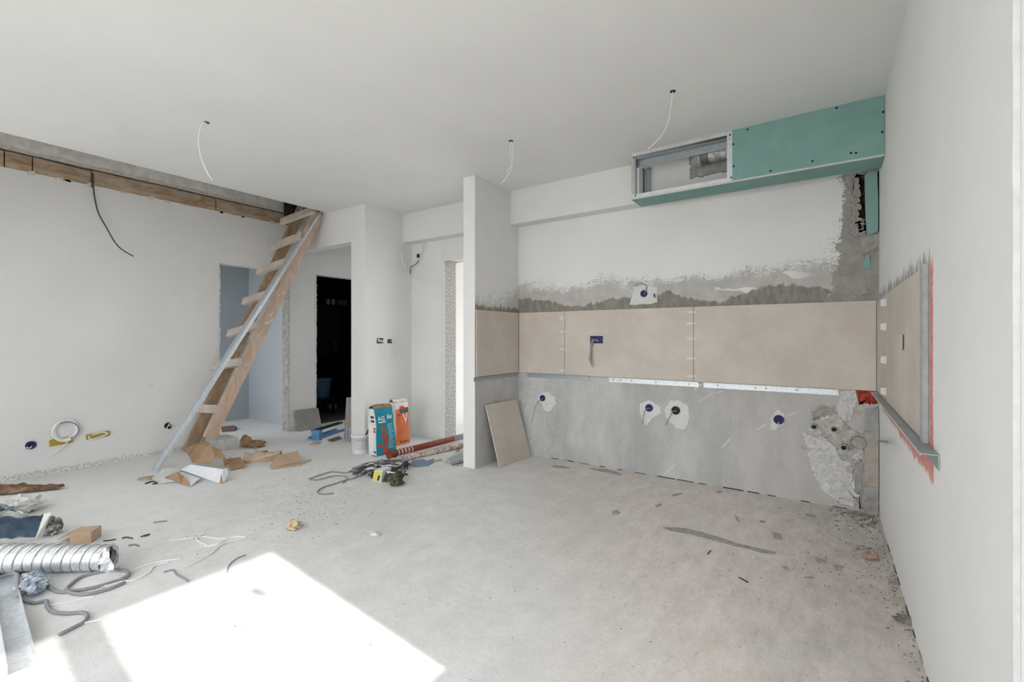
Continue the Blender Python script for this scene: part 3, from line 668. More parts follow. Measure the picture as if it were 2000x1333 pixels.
for q in range(5): patch(blobpoly(.185, 1.88+q*.02, random.uniform(.02, .034), .02, 8, 70+q), CONC, 80+q, .012, 'broken_plaster', .006, 3)
patch(pY([(1682, 458), (1720, 456), (1720, 480), (1700, 492), (1686, 500), (1680, 478)]), CEMENT, 13, .008, 'cement_lump', .006, 4)
patch(pY([(1662, 566), (1690, 560), (1698, 572), (1680, 580), (1664, 576)]), CEMENT, 14, .008, 'cement_lump', .006, 4)
mb = MB(); ragged(mb, 'Y', YB, -1, pY([(1612, 342), (1645, 336), (1645, 340), (1614, 345)]), .002, .003, 3, 2); mb.build('crack', INK, wall_back)

# ------------------------------------------------------------------ wall boxes and cables
def wallbox(p, nrm, r, label, mat=PURPLE, cable=None, cmat=CABLEG, cr=.004, group='electrical wall boxes', inner=VIOLETSHADE):
    p, nrm = Vector(p), Vector(nrm)
    t = thing('wall_box', label, 'wall box', (p.x, p.y, p.z-r), group)
    MB().lathe(p+nrm*.004, [(r*.80, .0), (r*.80, .004), (r*.86, .006), (r, .005), (r, -.004)], 18, nrm).build('ring', mat, t, True)
    MB().lathe(p+nrm*.0045, [(r*.82, 0), (r*.82, .0012)], 18, nrm).build('shade_disc', inner, t)  # flat disc, shade inside the cup put into its colour
    if cable: MB().tube([Vector(c) for c in cable], cr, 6, smooth=5).build('cable', cmat, t, True)
    return t
ny = Vector((0, -1, 0))
def c3(pts, d0=.008, d1=.03): return [oY(x, y, YB-d0-(d1-d0)*i/(len(pts)-1)) for i, (x, y) in enumerate(pts)]
wallbox(oY(1258, 574, YB-.002), ny, .030, 'purple wall box with a grey cable curling up, above the tiles', cable=c3([(1258, 576), (1262, 566), (1262, 558), (1252, 554), (1241, 558)], .008, .05))
p = oY(1278, 575, YB-.004); tag(MB().tube([p, p+Vector((.004, -.02, -.006)), p+Vector((.012, -.028, -.03))], .006, 6, smooth=4).build('cable_stub', CABLED, None, True), 'short dark cable stub right of the purple box above the tiles', 'cable')
wallbox(oY(1060, 778, YB-.004), ny, .030, 'purple wall box nearest the leaning tile, thin cable hanging down left', cable=c3([(1062, 779), (1055, 781), (1048, 790), (1043, 803), (1039, 823)], .01, .05), cr=.003)
wallbox(oY(1268, 797, YB-.004), ny, .032, 'purple wall box left of the black one below the tiles', cable=c3([(1270, 798), (1262, 799), (1257, 810), (1254, 828)], .01, .05))
wallbox(oY(1320, 802, YB-.004), ny, .034, 'black wall box below the tiles with a short grey cable', BLACK, c3([(1322, 804), (1314, 804), (1308, 815), (1300, 831)], .01, .05), inner=BLACK)
t4 = wallbox(oY(1521, 820, YB-.004), ny, .034, 'wide purple wall box below the longest rail with a white wire', cable=c3([(1521, 825), (1518, 832), (1515, 840)], .01, .03), cr=.003, cmat=CABLEW)
# triple box in the tile
x0, x1, z0, z1 = -1.787, -1.66, 1.118, 1.186
t = thing('socket_box', 'dark triple socket box in the tile with twisted grey cables hanging out', 'wall box', (-1.72, YB-TH, z0), 'electrical wall boxes')
MB().box((x0+.001, YB-.0045, z0+.001), (x1-.001, YB-.0005, z1-.001)).build('box', VIOLETSHADE, t)
for i in range(3): MB().lathe((x0+.022+i*.041, YB-.005, (z0+z1)/2), [(.019, 0), (.019, .004), (.015, .005), (.015, .001)], 12, ny).build('ring', PURPLE, t)
for i, off in enumerate((0, 3, 6)):
    MB().tube(c3([(1170-off*.5, 667), (1163-off, 664), (1157-off*.6, 672+off), (1153+off*.4, 690), (1152+off*.3, 704), (1158-off*.2, 717-off*2)], .012, .05), .0045, 6, smooth=5).build('cable', CABLEG, t, True)
# chalk-like plaster strokes low on the wall
mb = MB()
for (xa, ya, xb, yb, wv) in ((1296, 928, 1320, 908, .006), (1363, 786, 1395, 766, .004), (1400, 768, 1412, 764, .005), (1410, 876, 1425, 858, .007), (1478, 840, 1496, 830, .006), (1535, 814, 1555, 806, .005), (1020, 762, 1021, 772, .004), (1021, 795, 1026, 802, .004), (1026, 802, 1030, 792, .004), (1356, 762, 1370, 750, .007)):
    a, b = oY(xa, ya, YB), oY(xb, yb, YB); d = (b-a); t2 = d.normalized(); MB().obox((a+b)/2+ny*.0012, d/2, t2.cross(ny)*wv/1.5, ny*.0012).build('plaster_stroke', PLASTER, wall_back)
# left wall boxes
nx = Vector((1, 0, 0))
def c3x(pts, X0, d0=.006, d1=.02): return [oX(x, y, X0+d0+(d1-d0)*i/(len(pts)-1)) for i, (x, y) in enumerate(pts)]
wallbox(oX(60, 870, XL+.001), nx, .034, 'purple wall box low on the left wall, farthest left', cable=c3x([(62, 872), (58, 876), (52, 874)], XL), cmat=CABLEW, inner=VIOLETSHADE)
mb = MB(); ragged(mb, 'X', XL, 1, [(oX(x, y, XL).y, oX(x, y, XL).z) for x, y in ((48, 858), (72, 856), (72, 884), (48, 886))], .002, .003, 4, 3); mb.build('plaster_patch', PLASTER, wall_left)
def amber(y0, y1, z0, z1, label, skew):
    t = thing('socket_box', label, 'wall box', (XL, (y0+y1)/2, z0), 'electrical wall boxes'); mb = MB()
    mb.hexa([(XL-.002, y0, z0), (XL+.012, y0, z0), (XL+.012, y1, z0+skew), (XL-.002, y1, z0+skew), (XL-.002, y0, z1), (XL+.012, y0, z1), (XL+.012, y1, z1+skew), (XL-.002, y1, z1+skew)]).build('box', ORANGEB, t); 
    for q in range(3): MB().lathe((XL+.011, y0+(y1-y0)*(q+.5)/3, (z0+z1)/2+skew*(q+.5)/3), [(.026, 0), (.026, .003), (.020, .004), (.020, 0)], 12, nx).build('ring', ORANGEB, t)
    return t
t = amber(oX(96, 860, XL).y, oX(142, 855, XL).y, .235, .29, 'amber wall box with a thick coil of white cable', .01)
cy, cz = oX(126, 845, XL).y, oX(126, 845, XL).z
pts = []
for q in range(64): an = q*2*math.pi/16; pts.append((XL+.02+.004*(q//16)+.003*math.sin(q), cy+(.075+.006*(q//16-1.5))*math.cos(an), cz+.02+(.085+.006*(q//16-1.5))*math.sin(an)))
MB().tube(pts, .006, 6, smooth=2).build('cable_coil', CABLEW, t, True)
MB().tube(c3x([(140, 850), (128, 868), (112, 882), (94, 893)], XL, .03, .02), .004, 6, smooth=4).build('cable', CABLEW, t, True)
MB().tube([(XL+.035, cy+.085*math.cos(a), cz+.015+.08*math.sin(a)) for a in [q*.4-1.2 for q in range(9)]], .006, 6).build('cable', CABLEG, t, True)
t = amber(oX(168, 855, XL).y, oX(214, 848, XL).y, .25, .295, 'amber wall box with a flat loop of white cable, right of the coil', .012)
MB().tube(c3x([(176, 852), (173, 856), (182, 858), (206, 850), (210, 847), (200, 845), (180, 850)], XL, .02, .025), .005, 6, smooth=4).build('cable', CABLEW, t, True)
wallbox(oX(328, 832, XL+.001), nx, .032, 'black wall box low on the left wall beside the leaning channel', BLACK, c3x([(328, 830), (334, 828), (346, 832), (344, 840), (334, 842), (326, 838), (330, 832), (340, 831)], XL, .012, .03), CABLEW, inner=BLACK)
# hall pillar
def c3h(pts, d0=.006, d1=.04): return [oX(x, y, XH+d0+(d1-d0)*i/(len(pts)-1)) for i, (x, y) in enumerate(pts)]
t = thing('switch_box', 'switch opening with striped wire ends on the white hall wall above the bags', 'wall box', oX(742, 668, XH), 'electrical wall boxes')
a, b = oX(736, 661, XH), oX(748, 671, XH); MB().box((XH-.001, a.y, b.z), (XH+.004, b.y, a.z)).build('opening', INK, t)
for i in range(4): MB().tube(c3h([(738+i*3, 662+i), (740+i*3, 668+i*.5)], .006, .012), .006, 6).build('wire_end', CABLEW, t)
MB().tube(c3h([(744, 671), (748, 684), (745, 694), (750, 702)]), .004, 6, smooth=4).build('cable', CABLEW, t, True)
t = thing('switch_box', 'dark switch opening with loose white wires right of the striped one', 'wall box', oX(760, 668, XH), 'electrical wall boxes')
a, b = oX(757, 663, XH), oX(765, 671, XH); MB().box((XH-.001, a.y, b.z), (XH+.004, b.y, a.z)).build('opening', INK, t)
for P in ([(762, 667), (772, 663), (778, 674), (776, 680)], [(760, 670), (770, 686), (764, 700), (754, 702)], [(762, 671), (775, 690), (780, 700), (777, 692)]): MB().tube(c3h(P), .0035, 6, smooth=4).build('cable', CABLEW, t, True)
t = thing('ceiling_wire', 'hole in the alcove wall with white cable looping above and below', 'cable', oX(800, 502, XH))
p = oX(799, 500, XH)
def c3a(pts, d0=.02, d1=.10): return [oY(x, y, YB-d0-(d1-d0)*i/(len(pts)-1)) for i, (x, y) in enumerate(pts)]
p = oY(817, 500, YB-.002); MB().lathe(p, [(.026, 0), (.026, .004)], 12, ny).build('hole', INK, t)
MB().tube(c3a([(819, 505), (824, 490), (823, 465), (818, 452), (808, 446), (796, 453)]), .005, 6, smooth=5).build('cable', CABLEW, t, True)
MB().tube(c3a([(820, 512), (808, 518), (801, 532), (808, 542), (824, 550), (838, 556), (842, 540), (834, 520), (822, 512)]), .005, 6, smooth=5).build('cable', CABLEW, t, True)
MB().tube(c3a([(818, 508), (812, 516), (803, 522), (801, 536)], .03, .06), .004, 6, smooth=4).build('cable', CABLED, t, True)
MB().tube(c3h([(786, 488), (784, 500), (792, 528)], .012, .03), .008, 6, smooth=4).build('cable', CABLEW, t, True)
# ceiling cables
def ccab(pts, label, mat, r=.004, extra=None):
    a = fl(pts[0][0], pts[0][1], ZC); d = depth(a)
    t = thing('ceiling_cable', label, 'cable', a, 'cables hanging from the ceiling')
    MB().lathe((a.x, a.y, ZC-.004), [(.016, 0), (.016, .0039)], 10).build('grommet', INK, t)
    P = [Vector((a.x, a.y, ZC-.002))]+[dp(x, y, d) for x, y in pts[1:]]
    MB().tube(P, r, 6, smooth=6).build('wire', mat, t, True)
    if extra: MB().tube([P[0]]+[dp(x, y, d) for x, y in extra], r, 6, smooth=6).build('wire', mat, t, True)
ccab([(404, 239), (394, 244), (388, 270), (392, 305), (404, 335), (415, 353)], 'white ceiling cable nearest the left wall, bowed to one side', CABLEW, .005)
ccab([(998, 275), (996, 300), (1000, 325), (990, 345), (978, 360)], 'white doubled ceiling cable hanging in front of the partition', CABLEW, .003, [(1002, 295), (1000, 320), (990, 335)])
ccab([(1314, 178), (1311, 205), (1305, 240), (1290, 268), (1266, 291)], 'white ceiling cable hanging above the green soffit', CABLEW, .003)
A = oX(182, 364, XL+.02)
o = MB().tube([A+Vector((-.012, 0, .12))]+[oX(x, y, XL+.02+q*.02) for q, (x, y) in enumerate([(182, 364), (186, 392), (193, 418), (208, 445), (225, 474), (240, 489), (261, 501)])], .006, 6, smooth=5).build('wall_cable', CABLED, None, True)
tag(o, 'dark cable hanging from the wooden beam over the left wall', 'cable')

# ------------------------------------------------------------------ green plasterboard soffit
t = thing('plasterboard_soffit', 'half-clad green plasterboard soffit with open steel frame above the kitchen wall', 'soffit', (-.5, YS, ZS))
SX, SM, SE = -1.266, -.542, XR-.002
fb = MB().box((SM, YS, ZS+.010), (SE, YS+.0125, ZC-.001)).build('front_board', GREEN, t)
bb = MB().box((SX, YS+.002, ZS-.003), (SE, YBK-.001, ZS+.0095)).build('bottom_board', GREEN, t)
MB().box((SX, YS-.001, ZS-.003), (SE, YS+.002, ZS+.0095)).build('board_edge', GREENE, t)
def chan(a, b, name='channel', mat=GALV): return MB().box(a, b).build(name, mat, t)
chan((SX, YS+.0, ZC-.028), (SM, YS+.004, ZC-.001)); chan((SX, YS+.004, ZC-.05), (SM, YS+.06, ZC-.046), 'channel', GALVD); chan((SX, YS+.056, ZC-.10), (SM, YS+.06, ZC-.05), 'channel', GALVD)
chan((SX, YS, ZS+.010), (SM, YS+.004, ZS+.036)); chan((SX, YS+.004, ZS+.010), (SM, YS+.06, ZS+.014))
chan((SX, YS, ZS+.036), (SX+.004, YS+.06, ZC-.028), 'stud', GALVD); chan((SX+.004, YS, ZS+.036), (SX+.030, YS+.004, ZC-.028), 'stud', GALV); chan((SX+.030, YS, ZS+.036), (SX+.034, YS+.03, ZC-.028), 'stud', GALVD)
for q in (.010, .018, .025): chan((SX+q, YS-.003, ZS+.036), (SX+q+.002, YS, ZC-.028), 'stud', GALVD)
chan((SM-.034, YS, ZS+.036), (SM, YS+.004, ZC-.028), 'stud'); chan((SM-.004, YS+.004, ZS+.036), (SM, YS+.05, ZC-.028), 'stud', GALVD)
chan((SX, YBK-.05, ZS+.036), (SX+.03, YBK-.002, ZC-.06), 'stud', GALVD); chan((SX+.045, YBK-.02, ZS+.036), (SX+.08, YBK-.002, ZC-.06), 'stud', GALVD)
for (px, py) in ((1634, 211), (1725, 219), (1723, 258), (1672, 299), (1587, 315), (1505, 334), (1460, 253), (1432, 282), (1433, 325), (1662, 299)):
    p = oY(px, py, YS); MB().lathe((p.x, YS+.0005, p.z), [(.007, 0), (.007, .002)], 8, ny).build('screw', BLACK, fb)
for (px, py) in ((1238, 308), (1241, 383), (1426, 264), (1428, 347)):
    p = oY(px, py, YS); MB().lathe((p.x, YS-.0005, p.z), [(.006, 0), (.006, .003)], 8, ny).build('screw', BLACK, t)
mb = MB()
for (px, py, ln, an) in ((1540, 258, .07, .6), (1510, 280, .05, .7), (1648, 250, .03, .8), (1446, 335, .04, 1.5)):
    p = oY(px, py, YS); d = Vector((math.cos(an), 0, math.sin(an))); MB().obox(p+ny*.0005, d*ln/2, d.cross(ny)*.002, ny*.0005).build('scuff', simple('chalk scuff', (.30, .47, .43), .9), fb)
# ventilation pipe inside the soffit
p = oY(1390, 302, 3.66); pz = p.z
t2 = thing('ventilation_pipe', 'short silver ventilation pipe with grey clamp inside the open soffit', 'pipe', (p.x, 3.66, pz-.06))
xc = oY(1376, 300, 3.66).x
MB().tube([(xc-.05, YBK+.05, pz), (xc-.045, YBK-.03, pz), (xc-.02, 3.67, pz), (xc+.04, 3.655, pz), (xc+.36, 3.65, pz+.002)], .058, 18, smooth=4).build('duct', simple('dusty foil duct', (.55, .53, .50), .55, .4, var=.35, sc=40, bump=.01), t2, True)
MB().lathe((xc-.022, 3.657, pz), [(.060, 0), (.064, .004), (.064, .052), (.060, .056)], 20, (1, -.05, 0)).build('clamp', simple('grey steel clamp', (.16, .19, .22), .5, .4), t2, True)
mb = MB(); ragged(mb, 'Y', YBK, -1, [(xc-.13, pz+.06), (xc-.06, pz+.10), (xc+.1, pz+.12), (xc+.3, pz+.10), (xc+.3, pz-.10), (xc+.05, pz-.13), (xc-.12, pz-.12)], .012, .012, 8, 6)
mb.build('rough_plaster', CEMENT, bpy.data.objects['trim_1'])

# ------------------------------------------------------------------ things leaning by the walls
def slab(corner_px, mat, name, th, label=None, cat=None, parent=None, group=None):
    """leaning slab: bottom edge on the floor, top edge at given points"""
    b0, b1, t1, t0 = [Vector(p) for p in corner_px]
    n = (b1-b0).cross(t0-b0).normalized()*th
    if n.dot(-b0+CAM) > 0: n = -n
    mb = MB().hexa([b0, b1, b1+n, b0+n, t0, t1, t1+n, t0+n]) if (b1-b0).cross(n).dot(t0-b0) > 0 else MB().hexa([b1, b0, b0+n, b1+n, t1, t0, t0+n, t1+n])
    zmin = min(p.z for p in mb.v)
    for p in mb.v: p.z -= zmin
    o = mb.build(name, mat, parent)
    if label: tag(o, label, cat, group)
    return o
b0, b1 = fl(976, 914), fl(1037, 892)
t0 = oX(949, 792, XP+.03); t1 = oX(1009, 781, XP+.03)
slab((b0, b1, t1, t0), TILE, 'loose_tile', .011, 'loose beige rectangular tile leaning in the niche against the partition', 'tile')
# grey tiles by the dark doorway
for i in range(5):
    k = i*.016
    a, b = fl(583-i*2.2, 842), fl(624-i*2.0, 836.5)
    a = Vector((XL+.115-k, 3.20, 0)); b = Vector((XL+.115-k, 3.505, 0))
    slab((a, b, (XL+.080-k, 3.505-.03+(.02 if i == 4 else 0), .252), (XL+.080-k, 3.20-.03+(.02 if i == 4 else 0), .252+(.0 if i else -.006))), GRTILE, 'grey_tile', .009, ['front', 'second', 'middle', 'fourth', 'rearmost'][i]+' one of the square grey tiles leaning left of the dark doorway', 'tile', group='grey tiles by the dark doorway')
for i in range(5):
    x = -4.390-.043*i; y0 = 3.21+i*.012
    MB_ = MB().hexa([(x-.012, y0, 0), (x+.008, y0, 0), (x+.008, y0+.30, 0), (x-.012, y0+.30, 0), (x+.001, y0+.02, .50-i*.006), (x+.019, y0+.02, .50-i*.006), (x+.019, y0+.32, .50-i*.006), (x+.001, y0+.32, .50-i*.006)])
    tag(MB_.build('tile_offcut', LTILE if i % 2 else simple('shaded pale porcelain', (.30, .29, .28), .6)), ['first', 'second', 'third', 'fourth', 'fifth'][i]+' pale tile offcut counting leftward from the hall pillar it leans on', 'tile', 'pale tile offcuts by the hall pillar')  # every other offcut darkened in place of shaded gaps between them
# manual tile cutter
A, B = fl(619, 860), fl(672, 842); d = (B-A).normalized(); s = Vector((-d.y, d.x, 0)); up = Vector((0, 0, 1))
t = thing('tile_cutter', 'blue manual tile cutter with black rails on the floor by the dark doorway', 'tool', A)
MB().obox(A+up*.055, d*.028, s*.05, up*.055).build('end_block', BLUEP, t)
MB().obox((A+B)/2+up*.013, d*((B-A).length/2), s*.012, up*.012).build('base_bar', BLUEP, t)
MB().obox((A+B)/2+s*.11+up*.013, d*((B-A).length/2), s*.012, up*.012).build('base_bar', BLUEP, t)
MB().obox((A+B)/2+s*.07+up*.10, d*((B-A).length/2), s*.009, up*.009).build('rail', BLACK, t)
MB().obox((A+B)/2+s*.03+up*.10, d*((B-A).length/2), s*.009, up*.009).build('rail', BLACK, t)
MB().obox((A+B)/2+s*.055+up*.006, d*((B-A).length/2), s*.05, up*.005).build('bed', GALVD, t)
def offcut(pts, z, th, mat, name, label, cat, group=None):
    P = [fl(x, y, z+th) for x, y in pts]; mb = MB(); n = len(P)
    if (P[1]-P[0]).cross(P[2]-P[0]).z < 0: P = P[::-1]
    mb.add(P+[p-Vector((0, 0, th)) for p in P], [tuple(range(n)), tuple(reversed(range(n, 2*n)))]+[((i+1) % n, i, n+i, n+(i+1) % n) for i in range(n)])
    o = mb.build(name, mat); tag(o, label, cat, group); return o
offcut([(604, 869), (616, 862), (629, 863), (622, 868)], .001, .008, CARDL, 'wood_scrap', 'small brown wood scrap on the floor in front of the tile cutter', 'scrap')
offcut([(640, 859), (662, 852), (668, 856), (648, 862)], .001, .012, simple('dark scrap', (.14, .13, .12), .8), 'dark_scrap', 'dark flat scrap on the floor beside the pale tile offcuts', 'scrap')
offcut([(432, 834), (456, 831), (463, 834), (458, 839), (434, 841)], .001, .025, simple('grey brown stick', (.20, .16, .14), .8), 'wood_stick', 'short dark stick on the floor in the left doorway', 'stick')

# bucket
p = fl(704, 884); t = thing('bucket', 'white plastic bucket with grey print and pink residue beside the teal bag', 'bucket', p)
MB().lathe(p, [(.078, 0), (.080, .005), (.086, .16), (.096, .162), (.097, .185), (.093, .186), (.091, .17), (.083, .165)], 28).build('shell', BUCKW, t, True)
MB().lathe(p+Vector((0, 0, .135)), [(.080, 0), (.082, .004), (.03, .006)], 20).build('residue', PINK, t, True)
view = (CAM-p); view.z = 0; view.normalize(); sd = Vector((-view.y, view.x, 0))
mb = MB(); V = []
for q in range(9):
    an = -.75+q*.19; dd = view*math.cos(an)+sd*math.sin(an)
    V += [p+dd*.0825+Vector((0, 0, .045)), p+dd*.0865+Vector((0, 0, .135))]
mb.sheet(V, [(2*q, 2*q+2, 2*q+3, 2*q+1) for q in range(8)], .0006).build('label', simple('grey label', (.42, .42, .45), .6), t)
for r_ in range(6):
    mb = MB(); V = []; h = .054+r_*.013
    for q in range(8):
        an = -.66+q*.18; dd = view*math.cos(an)+sd*math.sin(an); rr2 = .0836+.004*(h-.045)/.09
        V += [p+dd*rr2+Vector((0, 0, h)), p+dd*rr2+Vector((0, 0, h+.005))]
    mb.sheet(V, [(2*q, 2*q+2, 2*q+3, 2*q+1) for q in range(7)], .0004).build('print_line', WHITEI, t)
MB().tube([p+Vector((.02, .03, .14)), p+Vector((.05, .06, .22)), p+Vector((.06, .06, .25))], [.008, .012, .006], 6).build('tool_handle', DARK, t)

# cement bags
def bag(name, label, x1, y0, y1, dep, h, front, side, waist, seed, lean=0.0):
    """sack with its printed front towards +X"""
    t = thing(name, label, 'bag', (x1-dep/2, (y0+y1)/2, 0), 'bags of tile adhesive')
    nz, ny_ = 14, 8
    def fp(u, v):   # front face u along y, v up
        pinch = 1-waist*math.sin(v*math.pi*2.2+seed)*.6
        y = (y0+y1)/2+(u-.5)*(y1-y0)*(1+.06*math.sin(v*5+seed)); yy = y+lean*v
        bulge = .022*math.sin(u*math.pi)*math.sin(min(1, v*1.15)*math.pi)*pinch+.010*mnoise.noise(Vector((u*3, v*4, seed)))
        return Vector((x1+bulge-dep*.35*max(0, v-.8)*2, yy, v*h+.012*mnoise.noise(Vector((u*4, seed, 3)))*(v > .95)))
    def bp(u, v): q = fp(u, v); return Vector((x1-dep+(x1-q.x)*.5+dep*.35*max(0, v-.8)*2, q.y, q.z))
    def grid(fn, na, nb, inv=False):
        P = [fn(i/na, j/nb) for i in range(na+1) for j in range(nb+1)]
        F = [(i*(nb+1)+j, (i+1)*(nb+1)+j, (i+1)*(nb+1)+j+1, i*(nb+1)+j+1) for i in range(na) for j in range(nb)]
        return P, [tuple(reversed(f)) for f in F] if inv else F
    mb = MB().add(*grid(fp, ny_, nz)); fo = mb.build('front', front, t, True)
    mb = MB().add(*grid(bp, ny_, nz, True)); mb.build('back', side, t, True)
    def sp(u, v): a, b = bp(0, v), fp(0, v); q = a.lerp(b, u); q.y += .02*math.sin(u*math.pi)*(1 if v < .7 else -.3); return q
    def sp2(u, v): a, b = fp(1, v), bp(1, v); q = a.lerp(b, u); return q
    MB().add(*grid(sp, 4, nz)).build('gusset', side, t, True); MB().add(*grid(sp2, 4, nz)).build('gusset', side, t, True)
    MB().add(*grid(lambda u, v: bp(u, 0).lerp(fp(u, 0), v), ny_, 2, True)).build('base', side, t)
    def tp(u, v):
        a, b = bp(u, 1), fp(u, 1); q = a.lerp(b, v); q.z += (.030+.016*mnoise.noise(Vector((u*6, v*3, seed))))*math.sin(v*math.pi); return q
    MB().add(*grid(tp, 10, 4)).build('folded_top', PAPER if seed == 1 else side, t, True)
    return t, fo, fp, sp
def decal(fn, u0, u1, v0, v1, mat, parent, name, off, na=3, nb=4):
    P = [fn(u0+(u1-u0)*i/na, v0+(v1-v0)*j/nb)+off for i in range(na+1) for j in range(nb+1)]
    F = [(i*(nb+1)+j, (i+1)*(nb+1)+j, (i+1)*(nb+1)+j+1, i*(nb+1)+j+1) for i in range(na) for j in range(nb)]
    MB().sheet(P, F, .0008).build(name, mat, parent)
q0 = fl(737, 893)
t, fo, fp, sp = bag('cement_bag', 'teal and white cement bag printed AG standing beside the bucket', q0.x, q0.y, q0.y+.235, .115, .47, TEAL, BAGW, .25, 1, -.035)
of = Vector((.0025, 0, 0)); og = Vector((0, -.0025, 0))
def text(body, fn, u, v, du, dv, mat, parent, off):
    cu = bpy.data.curves.new('lettering', 'FONT'); cu.body = body; cu.size = 1; cu.offset = .02
    ob = bpy.data.objects.new('lettering', cu); COL.objects.link(ob); dg = bpy.context.evaluated_depsgraph_get()
    me = bpy.data.meshes.new_from_object(ob.evaluated_get(dg)); bpy.data.objects.remove(ob)
    xs = [p.co.x for p in me.vertices]; ys_ = [p.co.y for p in me.vertices]
    mb = MB(); V = [fn(u+(p.co.x-min(xs))/(max(xs)-min(xs))*du, v+(p.co.y-min(ys_))/(max(ys_)-min(ys_))*dv)+off for p in me.vertices]
    mb.add(V, [tuple(f.vertices) for f in me.polygons]).build('lettering', mat, parent)
text('AG', fp, .10, .745, .36, .085, WHITEI, fo, of)
text('6x', fp, .60, .76, .30, .10, WHITEI, fo, of)
decal(fp, .12, .52, .70, .725, WHITEI, fo, 'print_bar', of, 3, 1)
decal(fp, .08, .46, .62, .665, simple('olive ink', (.08, .17, .15), .6), fo, 'print_bar', of, 3, 1)
decal(fp, .24, .42, .36, .60, simple('brick ink', (.42, .10, .06), .6), fo, 'arrow_print', of, 2, 4)
decal(fp, .36, .52, .24, .40, REDI, fo, 'arrow_print', of, 2, 2)
decal(fp, .10, .56, .19, .25, REDI, fo, 'arrow_print', of, 3, 1)
decal(fp, .30, .54, .05, .15, REDI, fo, 'arrow_print', of, 2, 2)
for i in range(13): decal(fp, .56, .88-.08*(i % 3 == 1), .13+i*.042, .148+i*.042, CYANI, fo, 'text_line', of, 2, 1)
for i, (a, b, m_) in enumerate(((.80, .85, INK), (.72, .76, INK), (.66, .69, INK), (.55, .59, REDI), (.49, .53, REDI), (.06, .10, INK))): decal(sp, .45, .85, a, b, m_, t, 'side_print', og, 2, 1)
q1 = fl(778, 873)
t, fo, fp, sp = bag('cement_bag', 'orange cement bag standing behind the teal bag in the alcove', q1.x-.03, q1.y, q1.y+.19, .12, .47, ORANGE, BAGW, .15, 2, -.02)
decal(fp, .02, .98, .84, .985, BAGW, fo, 'white_band', of, 4, 2)
decal(fp, .30, .95, .74, .86, GREENI, fo, 'green_band', of*1.6, 3, 2)
decal(fp, .35, .65, .83, .90, REDI, fo, 'red_print', of*2, 2, 1)
for i, (u, v, w_, h_) in enumerate(((.55, .52, .35, .05), (.45, .60, .3, .03), (.1, .68, .3, .05))): decal(fp, u, u+w_, v, v+h_, REDI, fo, 'red_print', of*1.6, 2, 1)
for i in range(3): decal(fp, .25+i*.25, .38+i*.25, .06, .10, GREENI, fo, 'mark', of*1.6, 1, 1)
text('V', fp, .45, .50, .4, .22, WHITEI, fo, of*2)

# pipes
def pipe(a, b, r, mat, name, label, z=None, sock=None):
    A = fl(*a, r+(z or 0)); B = fl(*b, r+(z or 0)); d = (B-A).normalized()
    t = thing(name, label, 'pipe', (A.x, A.y, 0))
    MB().lathe(A, [(r*.86, .02), (r*.86, 0), (r, 0), (r, (B-A).length), (r*.86, (B-A).length)], 16, d).build('tube', mat, t, True)
    return t, A, B, d
t, A, B, d = pipe((764, 888), (884, 858), .031, PVCR, 'drain_tube', 'red brown drain pipe with grey end lying in front of the bags', .035)
MB().lathe(A-d*.03, [(.036, 0), (.042, .0), (.042, .07), (.036, .075)], 16, d).build('socket', PVCR, t, True)
MB().lathe(B, [(.031, 0), (.031, .25)], 16, d).build('grey_end', PVCG, t, True)
for i in range(5):
    f = .08+i*.05; MB().lathe(A.lerp(B, f), [(.0315, 0), (.0315, .018)], 16, d).build('dust_band', DUSTY, t)
t, A, B, d = pipe((789, 896), (905, 870), .026, DUSTY, 'dusty_tube', 'pale dust-covered pipe lying in front of the red brown pipe')
# board offcuts behind the partition end
offcut([(868, 902), (884, 911), (907, 905), (907, 880), (890, 884)], .0, .012, simple('pale offcut', (.56, .57, .53), .8), 'board_offcut', 'pale board offcut on the floor, lowest at the partition end', 'board', 'board offcuts by the partition')
offcut([(879, 895), (888, 902), (907, 897), (907, 884), (893, 888)], .013, .012, simple('green grey offcut', (.36, .47, .46), .8), 'board_offcut', 'green grey board offcut lying on the pale one', 'board', 'board offcuts by the partition')
offcut([(882, 906), (907, 900), (907, 896), (880, 903)], .026, .008, GRTILE, 'board_offcut', 'thin grey board offcut on top by the partition end', 'board', 'board offcuts by the partition')
A = fl(893, 882); tag(MB().obox(A+Vector((.05, .03, .06)), Vector((.05, .03, .06)), Vector((.012, -.02, 0)), Vector((.006, .004, -.007))).build('brown_stick', m_wood('brown slat', (.22, .14, .08), (.34, .24, .15))), 'short brown wood slat propped between the pipes and the partition', 'slat')
offcut([(801, 905), (806, 899), (828, 897), (834, 900), (848, 896), (846, 903), (836, 909), (815, 911), (803, 909)], .001, .01, BLUESH, 'blue_shard', 'jagged blue grey sheet scrap on the floor before the pipes', 'scrap')
offcut([(848, 900), (862, 896), (864, 899), (850, 902)], .001, .006, CARDL, 'wood_chip', 'tiny tan wood chip right of the blue grey scrap', 'scrap')

